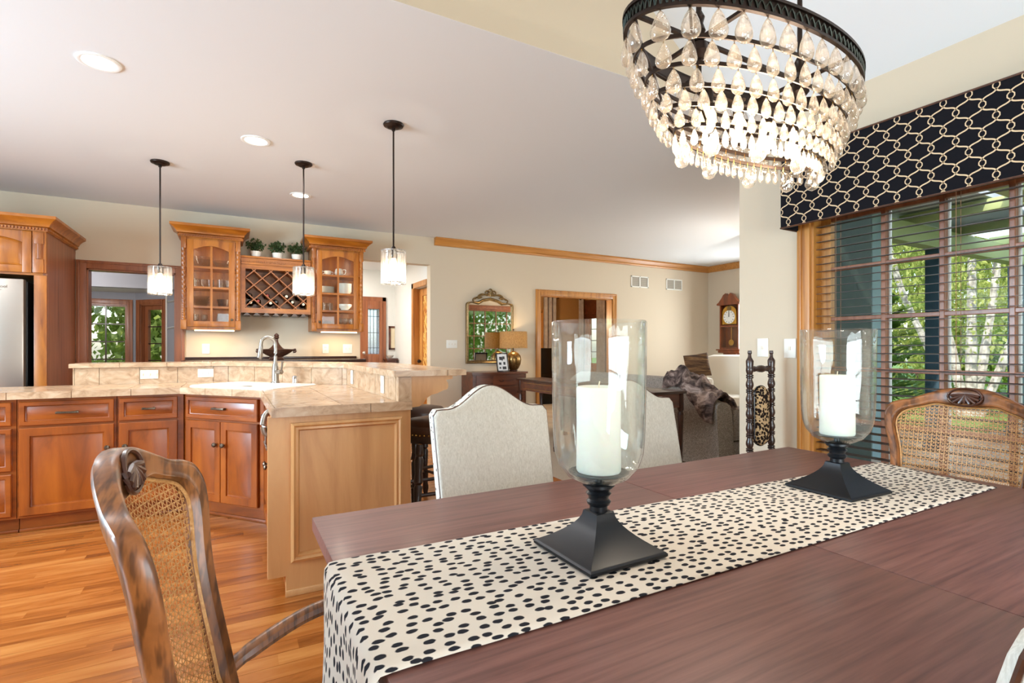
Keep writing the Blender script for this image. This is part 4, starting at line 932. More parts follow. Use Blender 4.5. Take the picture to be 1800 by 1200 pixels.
for k, w_ in enumerate(['bottom', 'second lowest', 'third lowest', 'middle', 'third highest', 'second highest', 'top']): plain_item('plate', w_ + ' white plate of the left stack, upper middle shelf of right cabinet', 'plate', 1.0, 6.66, shz[2] + k * .012, pl, 'china', CG)
for k, w_ in enumerate(['bottom', 'second lowest', 'third lowest', 'third highest', 'second highest', 'top']): plain_item('bowl', w_ + ' white bowl of the right stack, upper middle shelf of right cabinet', 'bowl', 1.235, 6.66, shz[2] + k * .018, [(.05, 0), (.06, .003), (.088, .05), (.085, .05), (.055, .007), (.001, .005)], 'china', CG)
for k, x in enumerate((.93, .99, 1.05)): plain_item('tumbler', ['left', 'middle', 'right'][k] + ' clear tumbler on the lower shelf of the right glass cabinet', 'glass', x, 6.63 + .03 * (k % 2), shz[1], tum, 'drinking_glass', CG)
plain_item('platter', 'white wide plate under a bowl in the right glass cabinet', 'plate', 1.235, 6.66, shz[1], pl, 'china', CG)
plain_item('bowl', 'white footed bowl standing on a plate in the right glass cabinet', 'bowl', 1.235, 6.66, shz[1] + .017, [(.04, 0), (.045, .01), (.085, .05), (.088, .075), (.084, .075), (.05, .02), (.001, .015)], 'china', CG)
plain_item('green_bowl', 'pale green glass bowl on the bottom shelf of the right glass cabinet', 'bowl', 1.0, 6.65, shz[0], [(.045, 0), (.05, .004), (.08, .06), (.085, .1), (.08, .1), (.05, .02), (.001, .01)], 'leaded_glass', CG)
for k, x in enumerate((1.17, 1.24, 1.31)): plain_item('goblet', ['left', 'middle', 'right'][k] + ' stemmed goblet on the bottom shelf of the right glass cabinet', 'glass', x, 6.65, shz[0], gob, 'drinking_glass', CG)
# wine rack
wx0, wx1, wz0, wz1, wy = LC[1] + .005, RC[0] - .005, 1.60, 2.225, 6.54
t = thing('wine_rack', 'wooden wall wine rack with diamond lattice between the glass cabinets', 'wine rack', ((wx0 + wx1) / 2, 6.68, 1.6))
q = B()
for a in ((wx0, wy, wz0, wx0 + .045, YF - .001, wz1), (wx1 - .045, wy, wz0, wx1, YF - .001, wz1), (wx0 + .045, wy, wz0, wx1 - .045, YF - .001, wz0 + .055), (wx0 + .045, wy, wz1 - .125, wx1 - .045, YF - .001, wz1), (wx0 + .045, YF - .015, wz0 + .055, wx1 - .045, YF - .001, wz1 - .125)): q.box(*a)
obj('body', q, 'cabinet_up_x', t, world=True, smooth=False)
lx0, lx1, lz0, lz1 = wx0 + .045, wx1 - .045, wz0 + .055, wz1 - .125
pitch = .163
for sg in (1, -1):
    for k in range(-8, 12):
        c = (lz0 + .02) + k * pitch * 1.0 - (0 if sg > 0 else 0)
        pts = []
        # line z = c + sg*(x-lx0)*.93
        P = [(lx0, c if sg > 0 else c), (lx1, c + sg * (lx1 - lx0) * .93)]
        xs = [lx0, lx1]; f = lambda x: c + sg * (x - lx0) * .93
        for zb in (lz0, lz1):
            xx = lx0 + (zb - c) / (sg * .93)
            if lx0 < xx < lx1: xs.append(xx)
        xs = sorted(x for x in xs if lz0 - 1e-6 <= f(x) <= lz1 + 1e-6)
        if len(xs) < 2 or xs[-1] - xs[0] < .02: continue
        a, e = Vector((xs[0], f(xs[0]))), Vector((xs[-1], f(xs[-1]))); d = (e - a).normalized(); n_ = Vector((-d.y, d.x)) * .0055
        q = B(); q.prism([tuple(a + n_), tuple(a - n_), tuple(e - n_), tuple(e + n_)], wy + (.012 if sg > 0 else .0125), wy + .2, XZ); obj('lattice_strip', q, 'rack_wood', t, world=True, smooth=False)
q = B(); q.box(wx0, wy - .02, wz1, wx1, YF - .001, wz1 + .02, .004); obj('top_board', q, 'cabinet_up_x', t, world=True)
q = B(); q.box(wx0, wy - .012, wz1 - .075, wx1, wy, wz1 - .05, .002)
for i in range(34): x = wx0 + .006 + i * .0216; q.box(x, wy - .018, wz1 - .05, x + .012, wy, wz1 - .03)
obj('dentil', q, 'cabinet_up_x', t, world=True, smooth=False, kind='stuff')
for i in range(7):
    x = wx0 + .06 + i * .1; q = B(); q.prism([(x - .035, wz0 - .028), (x + .035, wz0 - .028), (x + .014, wz0 - .006), (x + .014, wz0), (x - .014, wz0), (x - .014, wz0 - .006)], wy, YF - .02, XZ); obj('stemware_rail', q, 'dark_wood', t, world=True, smooth=False)
BW = [(.165, 1.775, 0), (.35, 1.775, 1), (.555, 1.775, 2), (.69, 1.775, 0), (.255, 1.71, 1), (.445, 1.71, 0), (.62, 1.71, 2), (.18, 1.69, 2), (.385, 1.69, 2), (.74, 1.69, 2)]
wn_lab = ['leftmost bottle of the upper row in the wine rack', 'second bottle of the upper row in the wine rack', 'orange topped third bottle of the upper row in the wine rack', 'rightmost upper bottle in the wine rack half behind the pendant lamp',
          'red topped bottle low in the wine rack, left of center', 'dark bottle low in the center of the wine rack', 'bottle low in the wine rack, right of center', 'leftmost bottle at the bottom of the wine rack', 'middle bottle at the very bottom of the wine rack', 'rightmost bottle at the bottom of the wine rack']
for k, (x, z, c) in enumerate(BW):
    z += .03; t = thing('wine_bottle', wn_lab[k], 'wine bottle', (x, 6.56, z), 0, 'wine bottles in the rack')
    RY = Matrix.Rotation(R(-90), 4, 'X')
    q = B(); q.lathe([(.014, .02), (.015, .06), (.035, .11), (.037, .13), (.037, .24), (.01, .24)], 16); q.tf(RY); obj('glass', q, 'wine_glass_dark', t)
    q = B(); q.lathe([(.001, .0), (.015, .001), (.016, .006), (.0145, .012), (.0155, .05)], 14); q.tf(RY); obj('foil', q, ['black_gloss', 'wine_foil', 'label_cream'][c], t)
# plants on the wine rack
for k, x in enumerate((.235, .465, .675)):
    t = thing('potted_plant', ['leftmost small green plant in white pot on the wine rack', 'middle small green plant in white pot on the wine rack', 'rightmost small green plant in white pot behind the pendant rod'][k], 'plant', (x, 6.66, wz1 + .02), 0, 'potted plants on the wine rack')
    q = B(); q.lathe([(.035, 0), (.045, .003), (.056, .055), (.058, .075), (.052, .075), (.045, .06), (.001, .06)], 18); obj('pot', q, 'white_pot', t)
    q = B()
    for j in range(16):
        a = j * 2.4; r = .05 + .05 * (j % 3) / 2; q.tube([(0, 0, .06), (math.cos(a) * r * .5, math.sin(a) * r * .5, .12), (math.cos(a) * r, math.sin(a) * r * .8, .17 + .03 * (j % 4) / 3)], .0015, 4)
    leaves(q, (0, 0, .145), (.105, .08, .075), 260, .035, .9); obj('foliage', q, 'leaf_pot', t, smooth=False, kind='stuff')
# buffet under the hutch
t = thing('buffet_cabinet', 'wooden buffet base cabinet with dark top along the kitchen wall', 'cabinet', (.45, 6.6, 0))
q = B(); q.box(-.46, 6.28, .1, 1.40, YF - .001, 1.03); q.box(-.46, 6.34, 0, 1.40, YF - .001, .1); obj('body', q, 'cabinet_up_x', t, world=True, smooth=False)
q = B(); q.box(-.47, 6.25, 1.03, 1.41, YF - .001, 1.065, .004); obj('top', q, 'counter_dark', t, world=True)
q = B(); q.box(-.47, YF - .022, 1.065, 1.41, YF - .001, 1.095, .002); obj('splash', q, 'counter_dark', t, world=True)
for k in range(4): x0 = -.44 + k * .46; q = B(); q.rects(x0, .13, x0 + .44, 1.0, 6.28, FR); d = obj('door', q, 'cabinet_up_z', t, world=True)
# carved urn
t = thing('carved_urn', 'dark carved boat shaped urn with pineapple finial behind the faucet', 'urn', (.44, 6.45, 1.066))
q = B(); q.lathe([(.06, 0), (.065, .01), (.05, .03), (.09, .055), (.13, .09), (.15, .115), (.135, .12), (.05, .125), (.03, .15)], 24, sx=1.25, sy=.75); obj('bowl', q, 'urn', t)
q = B(); q.lathe([(.09, .118), (.06, .14), (.035, .17), (.02, .2), (.016, .235), (.03, .25), (.022, .262), (.028, .275), (.02, .29), (.001, .305)], 20); obj('lid', q, 'urn', t)
for s in (-1, 1): q = B(); q.tube(crom([(s * .17, 0, .105), (s * .2, 0, .115), (s * .2, 0, .09), (s * .175, 0, .085)], 4), .012, 8); obj('handle', q, 'urn', t)

# ------------------------------------------------------------------ ceiling lights
def can_light(label, x, y, vis=True, e=15):
    t = thing('recessed_light', label, 'ceiling light', (x, y, CZ), 0, 'recessed ceiling lights')
    q = B(); q.lathe([(.1, .0), (.1, -.006), (.092, -.009), (.078, -.006), (.074, -.001)], 32, caps=False); obj('trim_ring', q, 'white_trim', t)
    q = B(); q.lathe([(.074, -.001), (.066, -.0045), (.001, -.005)], 32, caps=False); obj('lens', q, 'bulb_white', t)
    light('recessed_lamp', 'AREA', (0, 0, -.012), e, (.96, .98, 1), (0, 0, 0), .14, parent=t, spread=R(160))
can_light('recessed ceiling light nearest the camera at the upper left', -.636, 3.5)
can_light('recessed ceiling light between the left and middle pendants', .15, 4.265)
can_light('recessed ceiling light half behind the middle pendant rod', .6, 5.57)
can_light('recessed ceiling light above the left kitchen counter out of frame', -2.3, 3.6, e=17)
can_light('recessed ceiling light above the refrigerator side out of frame', -2.9, 5.2, e=17)
def pendant(label, x, y):
    t = thing('pendant_lamp', label, 'pendant lamp', (x, y, CZ), 0, 'crystal pendants over the bar ledge')
    q = B(); q.lathe([(.068, 0), (.07, -.006), (.066, -.014), (.045, -.02), (.04, -.026), (.012, -.03), (.012, -.045)], 28); obj('canopy', q, 'bronze', t)
    zt, zb = 1.868 - CZ, 1.638 - CZ
    q = B(); q.cyl((0, 0, -.04), (0, 0, zt + .01), .006, n=8); obj('rod', q, 'bronze', t)
    q = B(); q.lathe([(.012, zt + .03), (.02, zt + .01), (.022, zt - .05), (.018, zt - .052)], 14); obj('socket', q, 'bronze', t)
    q = B(); q.lathe([(.001, zt - .145), (.02, zt - .135), (.03, zt - .11), (.022, zt - .075), (.014, zt - .05)], 14); obj('bulb', q, 'bulb_warm', t)
    for z in (zt, zb + .012):
        q = B(); q.lathe([(.083, z), (.083, z - .006), (.074, z - .006), (.074, z)], 28, caps=False); obj('ring', q, 'chrome', t)
    q = B()
    for k in range(3): a = k * 2.094; q.cyl((0, 0, zt - .003), (.078 * math.cos(a), .078 * math.sin(a), zt - .003), .003, n=6)
    obj('spider', q, 'bronze', t)
    bar = B(); bar.box(-.0105, -.006, zb, .0105, .006, zt + .004, .003); bm_ = bar.mesh('crystal_bar', 'pendant_crystal')
    for k in range(18):
        a = 2 * math.pi * k / 18; inst('crystal_bar', bm_, t, (.079 * math.cos(a), .079 * math.sin(a), 0), (0, 0, a + math.pi / 2))
    light('pendant_bulb', 'POINT', (0, 0, zt - .17), 10, (1, .88, .72), parent=t, radius=.03)
pendant('crystal pendant lamp on the left, in front of the sunroom doorway', -.53, 5.13)
pendant('crystal pendant lamp in the middle, in front of the wine rack', .52, 4.60)
pendant('crystal pendant lamp on the right, nearest the peninsula end', .975, 3.50)
light('hall_lamp', 'AREA', (1.15, 7.7, 2.49), 38, (1, .96, .9), (0, 0, 0), .5)
light('added_sunroom_fill', 'POINT', (-2.0, 7.25, 1.9), 42, (.95, .96, 1), radius=.15)  # added point light, hidden from view, brightens the sunroom
light('office_lamp', 'POINT', (4.5, 8.3, 1.7), 70, (1, .78, .5), radius=.1)

# ------------------------------------------------------------------ chandelier
CX, CY = 1.186, .868
ch = thing('chandelier', 'oval tiered crystal drop chandelier with dark bronze frame over the dining table', 'chandelier', (CX, CY, 1.6))
def oval(s, k, n, i=0): th = 2 * math.pi * k / n; return (TA[i] * s * math.cos(th), TB[i] * s * math.sin(th))
TZ = [1.926, 1.866, 1.818, 1.777, 1.742, 1.708]; TA = [.40, .38, .347, .33, .312, .268]; TB = [.161, .146, .13, .117, .098, .078]; DL = [.068, .058, .055, .047, .043, .04]; DW = [.0222, .0178, .0172, .0146, .0122, .0084]; DN = [30, 33, 32, 36, 38, 46]
def arcpos(i, n, off):
    K = 720; P = [(TA[i] * 1.005 * math.cos(2 * math.pi * k / K), TB[i] * 1.005 * math.sin(2 * math.pi * k / K)) for k in range(K + 1)]; cum = [0]
    for k in range(K): cum.append(cum[-1] + math.dist(P[k], P[k + 1]))
    out = []; j = 0
    for m in range(n):
        s_ = (m + off) * cum[-1] / n
        while cum[j + 1] < s_: j += 1
        out.append(P[j])
    return out
def ovalband(q, i, z0, z1, th, n=64, s=1.0):
    lo = []
    for k in range(n):
        x, y = oval(s, k, n, i); nx, ny = x / (TA[i] ** 2), y / (TB[i] ** 2); L = math.hypot(nx, ny); nx, ny = nx / L, ny / L
        lo.append([(x, y, z0), (x + nx * th, y + ny * th, z0), (x + nx * th, y + ny * th, z1), (x, y, z1)])
    q.loft(lo, True, False, ring=True)
q = B(); zt = TZ[0] - 1.6; ovalband(q, 0, zt, zt + .034, .005, 96); ovalband(q, 0, zt - .003, zt + .004, .009, 96); ovalband(q, 0, zt + .03, zt + .037, .011, 96)
obj('top_band', q, 'bronze', ch)
q = B(); n = 110
for k in range(n):
    pt = lambda kk, z: Vector((*[c + d for c, d in zip(oval(1, kk, n), (Vector((oval(1, kk, n)[0] / TA[0] ** 2, oval(1, kk, n)[1] / TB[0] ** 2)).normalized() * .0075))], z))
    q.tube([pt(k, zt + .005), pt(k + .15, zt + .016), pt(k + .5, zt + .026), pt(k + .85, zt + .016), pt(k + 1, zt + .005)], .0022, 5)
obj('leaf_border', q, 'verdigris', ch)
for i in range(1, 6):
    q = B(); ovalband(q, i, TZ[i] - 1.6, TZ[i] - 1.6 + .009, .004); obj('tier_band', q, 'bronze', ch)
for th in (.6, 2.54, 3.74, 5.68, 0, math.pi):
    q = B(); q.tube([(TA[j] * math.cos(th), TB[j] * math.sin(th), TZ[j] - 1.6 + .004) for j in range(6)], .003, 6); obj('tier_strut', q, 'bronze', ch)
q = B()
for s in (-1, 1):
    q.box(-.005 + s * .2, -.138, TZ[0] - 1.6 + .008, .005 + s * .2, .138, TZ[0] - 1.6 + .016)
q.box(-.395, -.0045, TZ[0] - 1.6 + .006, .395, .0045, TZ[0] - 1.6 + .014); q.box(-.24, -.005, TZ[2] - 1.6, .24, .005, TZ[2] - 1.6 + .012)
obj('cross_bars', q, 'bronze', ch)
for s in (-1, 1):
    x = s * .2; zc = 2.608 + .75 * (XW - (CX + .2)) - 1.6
    q = B(); q.cyl((x, 0, TZ[2] - 1.6), (x, 0, zc), .0065, n=10); q.lathe([(.012, 0), (.016, .012), (.01, .03), (.014, .045), (.007, .06)], 14, (x, 0, TZ[0] - 1.6 + .02)); q.lathe([(.02, 0), (.024, -.02), (.012, -.035)], 14, (x, 0, TZ[0] - 1.6)); obj('rod', q, 'bronze', ch)
    q = B(); q.lathe([(.06, .05), (.06, 0), (.05, -.02), (.01, -.03)], 24, (x, 0, zc - .02)); obj('canopy', q, 'bronze', ch)
for i in range(6):
    L = DL[i]; w = DW[i]
    dq = B(); dq.lathe([(.0012, 0), (w * .3, -.1 * L), (w * .6, -.26 * L), (w * .86, -.46 * L), (w, -.66 * L), (w * .97, -.78 * L), (w * .8, -.89 * L), (w * .45, -.97 * L), (.0012, -L)], 12, sy=.6); dm = dq.mesh('crystal_drop', 'crystal', True, 1.2)
    for x, y in arcpos(i, DN[i], .5 * (i % 2)):
        th = math.atan2(y / TB[i] ** 2, x / TA[i] ** 2)
        inst('crystal_drop', dm, ch, (x, y, TZ[i] - 1.6 - .004), (0, 0, th + math.pi / 2 + (random.random() - .5) * .3))
hk = B()
for i in range(6):
    for x, y in arcpos(i, DN[i], .5 * (i % 2)): hk.tube([(x, y, TZ[i] - 1.6 + .006), (x, y, TZ[i] - 1.6 - .007)], .0011, 4)
obj('wire_hooks', hk, 'brass', ch, kind='stuff')
bq = B(); bq.lathe([(.0012, .012), (.004, .006), (.006, 0), (.014, -.006), (.0185, -.018), (.0185, -.024), (.013, -.035), (.001, -.041)], 14); bmh = bq.mesh('crystal_ball', 'pendant_crystal')
for k in range(10):
    x, y = oval(.96, k, 10, 5); inst('crystal_ball', bmh, ch, (x, y, TZ[5] - 1.6 - .026))
for k, x in enumerate((-.17, -.057, .057, .17)):
    q = B(); q.lathe([(.013, 0), (.014, .03), (.018, .034), (.018, .036), (.002, .036)], 14, (x, 0, TZ[2] - 1.6 - .028)); obj('socket', q, 'bronze', ch)
    q = B(); q.lathe([(.001, -.075), (.012, -.07), (.021, -.05), (.02, -.03), (.011, -.012), (.009, 0)], 14, (x, 0, TZ[2] - 1.6 - .024)); obj('bulb', q, 'bulb_warm', ch)
    light('chandelier_bulb', 'POINT', (x, .0, TZ[2] - 1.6 - .11), 3.2, (1, .86, .68), parent=ch, radius=.03)

# ------------------------------------------------------------------ dining table
TX0, TX1, TY0, TY1, TZt = .179, 2.157, .262, 1.405, .76
SEAM = 1.126
tt = thing('dining_table', 'long dark mahogany dining table with center leaf seam', 'table', ((TX0 + TX1) / 2, .875, 0))
for x0, x1 in ((TX0, SEAM - .0007), (SEAM + .0007, TX1)):
    q = B(); q.box(x0, TY0, TZt - .034, x1, TY1, TZt, .003); obj('table_leaf', q, 'mahogany', tt, world=True)
q = B()
for a in ((.45, .5, .64, 1.9, .53, .726), (.45, 1.22, .64, 1.9, 1.25, .726), (.45, .53, .64, .48, 1.22, .726), (1.87, .53, .64, 1.9, 1.22, .726)): q.box(*a)
obj('apron', q, 'mahogany', tt, world=True, smooth=False)
for x in (.72, 1.62):
    q = B(); q.lathe([(.09, .64), (.09, .6), (.05, .56), (.045, .5), (.075, .42), (.08, .36), (.05, .28), (.045, .24), (.08, .2), (.08, .14)], 20, (x, .875, 0)); obj('pedestal', q, 'mahogany', tt, world=True)
    for s in (-1, 1):
        for sx in (-1, 1):
            q = B(); q.tube(crom([(x + sx * .04, .875 + s * .04, .2), (x + sx * .12, .875 + s * .16, .15), (x + sx * .16, .875 + s * .27, .05), (x + sx * .18, .875 + s * .33, .025)], 4), [.035] * 5 + [.028] * 5 + [.025] * 3, 10); obj('foot', q, 'mahogany', tt, world=True)
# runner with printed dashes
rn = bmesh.new(); uvl = rn.loops.layers.uv.new('UVMap'); NU, NV = 150, 22; grid = []
path_s = []
for i in range(NU + 1):
    s = -.42 + 2.40 * i / NU; row = []
    for j in range(NV + 1):
        v = j / NV; far = v
        yy = .674 + (1.083 - .674) * v - .045 * max(0, s) / 1.9 * v
        xe = TX0 - .012; end = 1.907 + .07 * v
        if s < 0:   # hanging part
            d = -s; k = min(d / .03, 1); x = xe + .006 - .012 * math.sin(k * math.pi / 2) - .012 * math.sin(v * 9 + 1) * min(1, d / .25) - .02 * d; z = TZt + .003 - max(0, d - .012) - .004 * k
            yy = yy + .02 * d * (v - .5)
        else:
            sx = s / 1.98 * (end + 0) ; x = xe + .006 + sx * 1.0 + 0; x = TX0 - .006 + sx
            z = TZt + .0032 + .0022 * math.sin(s * 5 + v * 4) * math.sin(v * 3.1) * (1 if s > .03 else 0) + .0018 * max(0, math.sin(s * 19 - v * 6)) * max(0, .7 - s)
            z = max(z, TZt + .0016)
        row.append(rn.verts.new((x, yy, z)))
    grid.append(row)
for i in range(NU):
    for j in range(NV):
        f = rn.faces.new((grid[i][j], grid[i + 1][j], grid[i + 1][j + 1], grid[i][j + 1])); f.smooth = True
        for lp, (a, c) in zip(f.loops, ((i, j), (i + 1, j), (i + 1, j + 1), (i, j + 1))): lp[uvl].uv = (-.42 + 2.40 * a / NU, .41 * c / NV)
me = bpy.data.meshes.new('table_runner'); rn.to_mesh(me); rn.free(); me.materials.append(M['runner_print'])
ro = bpy.data.objects.new('table_runner', me); COL.objects.link(ro); tag(ro, 'cream table runner with black dash print along the dining table', 'table runner')
sm = ro.modifiers.new('thickness', 'SOLIDIFY'); sm.thickness = .0012; sm.offset = 1

# hurricane candle holders
def hurricane(label, lab2, x, y, rz, ch_=.18, cr_=.047):
    t = thing('hurricane_holder', label, 'candle holder', (x, y, TZt + .0055), rz, 'hurricane candle holders')
    q = B(); sq = lambda h, z: [(h, h, z), (-h, h, z), (-h, -h, z), (h, -h, z)]
    prof = [(.097, 0), (.1, .003), (.1, .008), (.097, .011)] + [(.023 + .072 * (1 - u) ** 1.75, .012 + .072 * u) for u in [k / 8 for k in range(9)]] + [(.02, .086)]
    q.loft([sq(h, z) for h, z in prof]); obj('base', q, 'black_metal', t, ang=.4)
    q = B(); q.lathe([(.019, .084), (.019, .096), (.024, .1), (.026, .106), (.021, .111), (.022, .117), (.027, .123), (.021, .128), (.026, .132), (.03, .136), (.03, .139), (.012, .141)], 28); obj('stem', q, 'black_metal', t)
    q = B(); q.lathe([(.012, .139), (.034, .1395), (.034, .143), (.008, .146), (.008, .163), (.06, .165), (.064, .168), (.001, .168)], 32); obj('candle_plate', q, 'black_metal', t)
    out = [(.012, .141), (.04, .146), (.066, .16), (.084, .183), (.093, .21), (.0965, .25), (.0985, .33), (.0995, .42), (.1, .484)]
    q = B(); q.lathe(out + [(.098, .487), (.0965, .484)] + [(r - .0035, z + .001) for r, z in out[::-1][1:-1]] + [(.012, .1455)], 64); obj('glass_shade', q, 'hurricane_glass', t, ang=1.0)
    c = thing('pillar_candle', lab2, 'candle', (x, y, TZt + .0055 + .1685), rz)
    q = B(); q.lathe([(.001, 0), (cr_ - .002, 0), (cr_, .004), (cr_ - .0005, ch_ * .6), (cr_, ch_ - .004), (cr_ - .003, ch_), (cr_ * .6, ch_ - .006), (.002, ch_ - .009)], 40); obj('wax', q, 'wax', c)
    q = B(); q.tube([(0, 0, ch_ - .01), (.001, 0, ch_ + .004), (.003, 0, ch_ + .011)], .0014, 6); obj('wick', q, 'label_cream', c)
hurricane('glass hurricane on black pyramid base, the nearer one at the center left of the table', 'white pillar candle in the nearer hurricane glass', .683, .868, R(1))
hurricane('glass hurricane on black pyramid base, the farther one toward the window', 'white pillar candle in the farther hurricane glass by the window', 1.612, .893, R(-2))

# ------------------------------------------------------------------ upholstered chairs
def up_chair(label):
    t = thing('upholstered_chair', label, 'chair', (0, 0, 0), 0, 'cream upholstered dining chairs')
    HW = .258
    def top(x):
        a = min(1, abs(x) / .2); return .945 + .092 * (.5 + .5 * math.cos(math.pi * a)) if a < 1 else .945
    pts = []
    for k in range(33): x = -HW + 2 * HW * k / 32; e = HW - abs(x); z = top(x) - (.022 * (1 - min(1, e / .022)) ** 2); pts.append((x, z))
    outl = [(-HW + .012, .40)] + pts + [(HW - .012, .40)]
    lean = lambda y, z: y + (z - .45) * .24
    def lp(y, s, cz=.7): return [(x * s if s < 1 else x, lean(y, z), z if s == 1 else cz + (z - cz) * s) for x, z in outl]
    q = B(); q.loft([lp(.205, 1), lp(.265, 1), lp(.272, .985)]); obj('back_body', q, 'chair_print', t)
    q = B(); q.loft([lp(.204, 1), lp(.196, .995), lp(.190, .98), lp(.187, .95)]); obj('back_cushion', q, 'linen', t, ang=1.2)
    q = B(); q.tube([(x, lean(.203, z), z) for x, z in outl], .0035, 6); obj('piping', q, 'urn', t)
    q = B(); q.box(-.25, -.27, .34, .25, .2, .4, .01); obj('seat_frame', q, 'linen', t); q = B(); q.box(-.255, -.28, .4, .255, .2, .48, .028); obj('seat_cushion', q, 'linen', t)
    for sx in (-1, 1):
        q = B(); q.tube([(sx * .215, -.235, 0), (sx * .215, -.235, .34)], [.016, .026], 8); obj('leg', q, 'dark_wood', t)
        q = B(); q.tube([(sx * .215, .26, 0), (sx * .215, .2, .34)], [.016, .026], 8); obj('leg', q, 'dark_wood', t)
    return t
u1 = up_chair('cream upholstered chair with camel back beside the kitchen peninsula'); u1.location = (.945, 1.62, 0); u1.rotation_euler = (0, 0, R(-3))
dup(u1, (1.70, 1.60, 0), R(-2), 'cream upholstered chair with camel back partly behind the nearer hurricane glass')
dup(u1, (.868, .496, 0), R(180), 'cream upholstered chair on the near side, its corner at the lower right edge')

# ------------------------------------------------------------------ cane back armchairs
def cane_chair(label, crest=1.07):
    t = thing('cane_armchair', label, 'chair', (0, 0, 0), 0, 'carved cane back armchairs')
    k1 = crest - 1.07
    def sm(P): return [(v.x, v.y) for v in crom([(p[0], p[1], 0) for p in P], 5)]
    outer_h = [(0, 1.07), (.06, 1.064), (.115, 1.043), (.165, 1.018), (.2, 1.008), (.226, .992), (.239, .955), (.234, .90), (.218, .83), (.209, .76), (.206, .68), (.205, .58), (.204, .46), (.204, .42), (.1, .42), (0, .42)]
    inner_h = [(0, .995), (.045, .998), (.09, 1.003), (.135, .988), (.168, .976), (.192, .96), (.207, .928), (.204, .885), (.19, .82), (.182, .76), (.179, .69), (.178, .62), (.176, .56), (.172, .52), (.09, .515), (0, .515)]
    def full(H):
        s = sm(H); return s + [(-x, z) for x, z in s[::-1][1:-1]]
    O, I = full(outer_h), full(inner_h)
    zf = lambda z: z + k1 * max(0, (z - .42) / .65)
    def mp(x, z, d): return (x, .20 + (z - .45) * .187 - 1.1 * x * x + d, zf(z))
    q = B(); mid = [((a[0] + c[0]) / 2, (a[1] + c[1]) / 2) for a, c in zip(O, I)]
    def mix(u): return [(a[0] + (c[0] - a[0]) * u, a[1] + (c[1] - a[1]) * u) for a, c in zip(O, I)]
    sec = [(0, -.004), (.0, .016), (.12, .02), (.88, .02), (1, .017), (1, -.004), (.9, -.011), (.8, -.008), (.6, -.009), (.3, -.012), (.15, -.012), (.06, -.009)]
    q.loft([[mp(x, z, d) for x, z in mix(u)] for u, d in sec], True, False, ring=True); obj('back_frame', q, 'walnut_chair', t, ang=.9)
    # carved shell on the crest
    q = B(); cz = 1.03
    for k in range(9):
        a = math.pi * (k + .5) / 9 + math.pi; L = .034 + .008 * math.sin(a * 2) ** 2
        p = [(0, cz + .014), (math.cos(a) * L * .6, cz + .014 + math.sin(a) * L * .55), (math.cos(a) * L * 1.25, cz + .014 + math.sin(a) * L)]
        q.tube([mp(x, z, -.017) for x, z in p], [.004, .0065, .005], 8)
    q.tube([mp(.052 * math.cos(a), cz + .004 + .034 * math.sin(a), -.015) for a in [2 * math.pi * i / 24 for i in range(24)]], .004, 6, closed=True)
    obj('carved_shell', q, 'dark_wood', t)
    # woven cane
    def inside(x, z):
        c = False; n_ = len(I)
        for i in range(n_):
            (x0, z0), (x1, z1) = I[i], I[i - 1]
            if (z0 > z) != (z1 > z) and x < (x1 - x0) * (z - z0) / (z1 - z0) + x0: c = not c
        return c
    q = B()
    def strip(p0, p1, w, d):
        p0, p1 = Vector(p0), Vector(p1); L = (p1 - p0).length; n_ = int(L / .009); u = (p1 - p0) / L; nn = Vector((-u.y, u.x)) * w / 2; run = []
        def flush(run):
            if len(run) < 2: return
            A = [q.bm.verts.new(mp(p.x + nn.x, p.y + nn.y, d)) for p in run]; C = [q.bm.verts.new(mp(p.x - nn.x, p.y - nn.y, d)) for p in run]
            for i in range(len(run) - 1): q.bm.faces.new((A[i], C[i], C[i + 1], A[i + 1]))
        for i in range(n_ + 1):
            p = p0 + u * (L * i / n_)
            if inside(p.x, p.y): run.append(p)
            else: flush(run); run = []
        flush(run)
    P = .0138
    for i in range(-16, 17):
        strip((i * P, .5), (i * P, 1.02), .0026, .008)
    for j in range(38):
        z = .515 + j * P
        strip((-.22, z), (.22, z), .0026, .0087)
    for i in range(-56, 57):
        strip((i * P + P / 2 - .3, .5), (i * P + P / 2 + .3, 1.1), .0016, .0094); strip((i * P + P / 2 + .3, .5), (i * P + P / 2 - .3, 1.1), .0016, .0101)
    obj('cane_panel', q, 'cane', t, smooth=False, kind='stuff')
    q = B(); q.tube([mp(x * .985, .745 + (z - .745) * .985, .004) for x, z in I], .0035, 5, closed=True); obj('cane_binding', q, 'cane', t)
    q = B(); q.loft([[(x, y, z) for x, y in ((-.29, -.27), (.29, -.27), (.235, .2), (-.235, .2))] for z in (.33, .385)]); obj('seat_frame', q, 'walnut_chair', t)
    q = B(); q.loft([[(x * s, -.035 + (y + .035) * s, z) for x, y in ((-.28, -.26), (.28, -.26), (.225, .19), (-.225, .19))] for s, z in ((1, .385), (1, .41), (.94, .425), (.7, .432))]); obj('seat_cushion', q, 'linen', t)
    for s in (-1, 1):
        q = B(); q.tube(crom([(s * .205, .20, .53), (s * .235, .14, .56), (s * .27, .03, .595), (s * .28, -.07, .605), (s * .275, -.14, .59)], 6), [.017] * 6 + [.02] * 12 + [.026] * 7, 10, .8); obj('arm', q, 'walnut_chair', t)
        q = B(); q.tube(crom([(s * .277, -.1, .585), (s * .285, -.06, .52), (s * .275, -.1, .45), (s * .272, -.12, .37)], 5), .018, 10); obj('arm_support', q, 'walnut_chair', t)
        q = B(); q.tube(crom([(s * .265, -.245, .37), (s * .28, -.26, .3), (s * .255, -.235, .15), (s * .25, -.235, .05), (s * .265, -.255, .0)], 5), [.032] * 5 + [.026] * 5 + [.018] * 5 + [.018] * 6, 10); obj('leg', q, 'walnut_chair', t)
